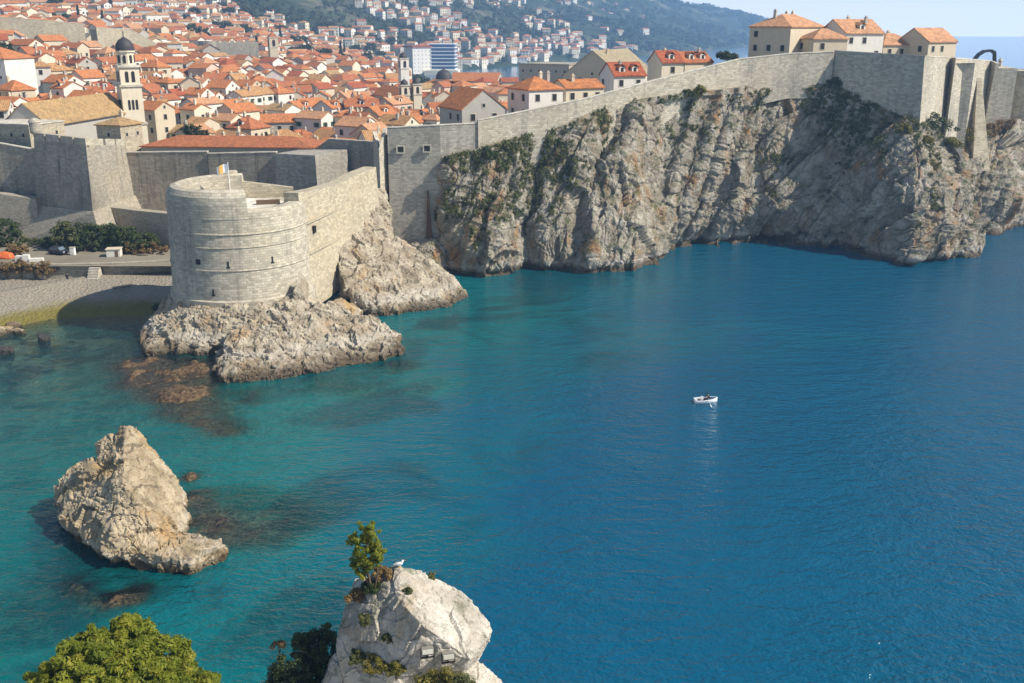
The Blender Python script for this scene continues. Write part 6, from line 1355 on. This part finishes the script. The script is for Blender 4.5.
STAND = dict(pelvis=(0, 0, .95), waist=(0, 0, 1.1), chest=(0, -.01, 1.33), neck=(0, -.01, 1.5), chin=(0, -.03, 1.57), crown=(0, -.02, 1.68),
             hipl=(.1, 0, .88), kneel=(.12, -.05, .48), anklel=(.12, .05, .08), toel=(.13, -.12, .04), hipr=(-.1, 0, .88), kneer=(-.11, -.02, .48), ankler=(-.12, .02, .08), toer=(-.13, -.15, .04),
             shoulderl=(.2, 0, 1.4), elbowl=(.26, .03, 1.13), wristl=(.24, -.1, .92), fingerl=(.23, -.14, .8), shoulderr=(-.2, 0, 1.4), elbowr=(-.26, .04, 1.13), wristr=(-.26, -.06, .9), fingerr=(-.25, -.09, .78))
SIT = dict(pelvis=(0, .1, .12), waist=(0, .1, .28), chest=(0, .02, .5), neck=(0, -.05, .67), chin=(0, -.09, .74), crown=(0, -.1, .85),
           hipl=(.11, .04, .1), kneel=(.16, -.4, .2), anklel=(.15, -.62, -.2), toel=(.15, -.8, -.24), hipr=(-.11, .04, .1), kneer=(-.16, -.4, .2), ankler=(-.15, -.62, -.2), toer=(-.15, -.8, -.24),
           shoulderl=(.2, .01, .57), elbowl=(.3, -.18, .36), wristl=(.3, -.42, .36), fingerl=(.28, -.52, .36), shoulderr=(-.2, .01, .57), elbowr=(-.3, -.18, .36), wristr=(-.3, -.42, .36), fingerr=(-.28, -.52, .36))
x, y, _ = atz(68, 284, 1.7); bz_ = float(bed_z(np.array([x]), np.array([y]))[0])
person('person in dark clothes standing on the shaded pebble beach', (x, y, bz_ - .02), R(160), STAND)

# ------------------------------------------------------------------ the dinghy
bx_, by_, _ = atz(706, 402); bo = empty('dinghy', (bx_, by_, 0), R(9)); tag(bo, 'small white open dinghy alone on the blue water', 'boat')
BW = plain('white_hull', (.80, .80, .79), .35, .04); BIN = plain('pale_blue_inside', (.55, .60, .63), .5, .1)
def sect(t):   # t 0 stern .. 1 bow along +x
    x = -1.45 + 2.9 * t; w = .66 * (1 - max(0, (t - .45) / .55) ** 2.2) * (.86 + .14 * min(1, t / .3)) + .015; k = -.12 + .12 * max(0, (t - .6) / .4) ** 2; g_ = .40 + .16 * t * t; return x, w, k, g_
def hull_shell(off, name, mat, flip):
    mb = MB(); n = 18; secs = []
    for i in range(n + 1):
        x, w, k, g_ = sect(i / n); w = max(w - off, .012); k += off; secs.append([(x, -w, g_), (x, -w * .93, g_ * .45), (x, -w * .6, k + .05), (x, 0, k), (x, w * .6, k + .05), (x, w * .93, g_ * .45), (x, w, g_)])
    for a, b in zip(secs[:-1], secs[1:]):
        for j in range(6): q = [a[j], b[j], b[j + 1], a[j + 1]]; mb.poly(q[::-1] if flip else q)
    mb.poly(secs[0] if flip else secs[0][::-1]); return mb.build(name, mat, bo, smooth=False)
hull_shell(0, 'hull', BW, True); hull_shell(.05, 'inside', BIN, False)
mb = MB(); n = 18
for i in range(n):
    x0, w0, _, g0 = sect(i / n); x1, w1, _, g1 = sect((i + 1) / n)
    for s_ in (-1, 1):
        P = [(x0, s_ * (w0 + .04), g0 - .03), (x1, s_ * (w1 + .04), g1 - .03), (x1, s_ * max(w1 - .07, 0), g1 - .03), (x0, s_ * max(w0 - .07, 0), g0 - .03)]; P = P if s_ < 0 else P[::-1]
        mb.hexa(P + [(a, b, c + .06) for a, b, c in P])
mb.build('gunwale', BW, bo)
for xx in (-.75, .25): mb = MB(); w_ = sect((xx + 1.45) / 2.9)[1] - .05; mb.box(xx - .13, xx + .13, -w_, w_, .24, .29); mb.build('thwart', WOOD, bo)
mb = MB(); mb.box(-.25, .0, -.25, .25, .0, .22); mb.build('dark_bag', DARKCL, bo)
for s_ in (-1, 1): mb = MB(); mb.tube((.2, s_ * .35, .55), (.05, s_ * 1.5, .12), .025, .025, 6); mb.hexa([(.09, s_ * 1.45 - .02, .06), (.01, s_ * 1.45 - .02, .06), (.0, s_ * 1.45 + s_ * .45, -.04), (.1, s_ * 1.45 + s_ * .45, -.04), (.09, s_ * 1.45 - .02, .2), (.01, s_ * 1.45 - .02, .2), (.0, s_ * 1.45 + s_ * .45, .1), (.1, s_ * 1.45 + s_ * .45, .1)]); mb.build('oar', WHITE, bo)
q_ = person('person in dark clothes sitting in the white dinghy', (bx_ + .25 * math.cos(R(9)), by_ + .25 * math.sin(R(9)), .27), R(9 - 90), SIT)

# ------------------------------------------------------------------ gull and floodlights on the crag
p, _ = hit(B_CRAG, 399, 569); gp, _ = down(B_CRAG, p.x, p.y + .15); gl_ = empty('seagull', gp + Vector((0, 0, -.02)), R(20)); tag(gl_, 'white gull perched on the very top of the white crag', 'bird')
GW = plain('gull_white', (.82, .82, .80), .6, .04); GG = plain('gull_grey', (.34, .36, .39), .6, .08); GB = plain('gull_beak', (.6, .35, .04), .5)
J = dict(pelvis=(0, 0, .22), tail=(-.22, 0, .2), breast=(.13, 0, .26), neck=(.19, 0, .36), head=(.23, 0, .42), face=(.27, 0, .415))
skin('body', J, [('pelvis', 'tail'), ('pelvis', 'breast'), ('breast', 'neck'), ('neck', 'head'), ('head', 'face')], dict(pelvis=.1, tail=.035, breast=.1, neck=.06, head=.062, face=.04), GW, gl_)
for s_ in (-1, 1):
    skin('wing', dict(pelvis=(.1, s_ * .09, .28), mid=(-.1, s_ * .1, .26), tip=(-.34, s_ * .03, .24)), [('pelvis', 'mid'), ('mid', 'tip')], dict(pelvis=(.03, .06), mid=(.03, .06), tip=(.012, .02)), GG, gl_)
    mb = MB(); mb.tube((.0, s_ * .04, 0), (.0, s_ * .045, .16), .012, .014, 6); mb.box(-.02, .07, s_ * .04 - .03, s_ * .04 + .03, 0, .012); mb.build('leg', GB, gl_)
mb = MB(); mb.tube((.295, 0, .41), (.37, 0, .395), .018, .006, 8); mb.build('beak', GB, gl_)
FLB = plain('floodlight_body', (.22, .21, .18), .6, .1); FLG = plain('floodlight_glass', (.62, .60, .50), .25, .06, 2, .6)
for k, (u, v, lab) in enumerate([(427, 649, 'floodlight on the crag face nearer the small pine'), (448, 654, 'floodlight on the crag face nearer the pale ledge')]):
    p, n_ = hit(B_CRAG, u, v); f_ = empty('floodlight', p + Vector((n_.x, n_.y, 0)).normalized() * .28 + Vector((0, 0, .1)), R(12)); tag(f_, lab, 'floodlight')
    mb = MB(); mb.hexa([(-.34, -.18, -.16), (.34, -.18, -.16), (.28, .2, -.1), (-.28, .2, -.1), (-.34, -.18, .22), (.34, -.18, .22), (.28, .2, .16), (-.28, .2, .16)]); mb.build('housing', FLB, f_)
    mb = MB(); mb.box(-.29, .29, -.205, -.17, -.11, .17); mb.build('glass', FLG, f_)
    mb = MB(); mb.box(-.38, -.345, -.06, .06, -.42, .1); mb.box(.345, .38, -.06, .06, -.42, .1); mb.box(-.38, .38, -.06, .06, -.46, -.42); mb.tube((0, 0, -.44), (0, .6, -.5), .04); mb.build('bracket', IRON, f_)
# ------------------------------------------------------------------ the air: one closed box of even haze round everything
mb = MB(); mb.box(-3500, 3900, -400, 4350, -16, 262)
m = M('haze_air'); v_ = m.node('ShaderNodeVolumePrincipled'); m.put(v_.inputs['Color'], (0.38, 0.64, 1.0)); m.put(v_.inputs['Density'], 0.00025); m.put(v_.inputs['Anisotropy'], 0.25)
m.l.new(v_.outputs[0], m.out.inputs['Volume'])
hz = mb.build('haze', m.m, weld=True); tag(hz, kind='stuff')
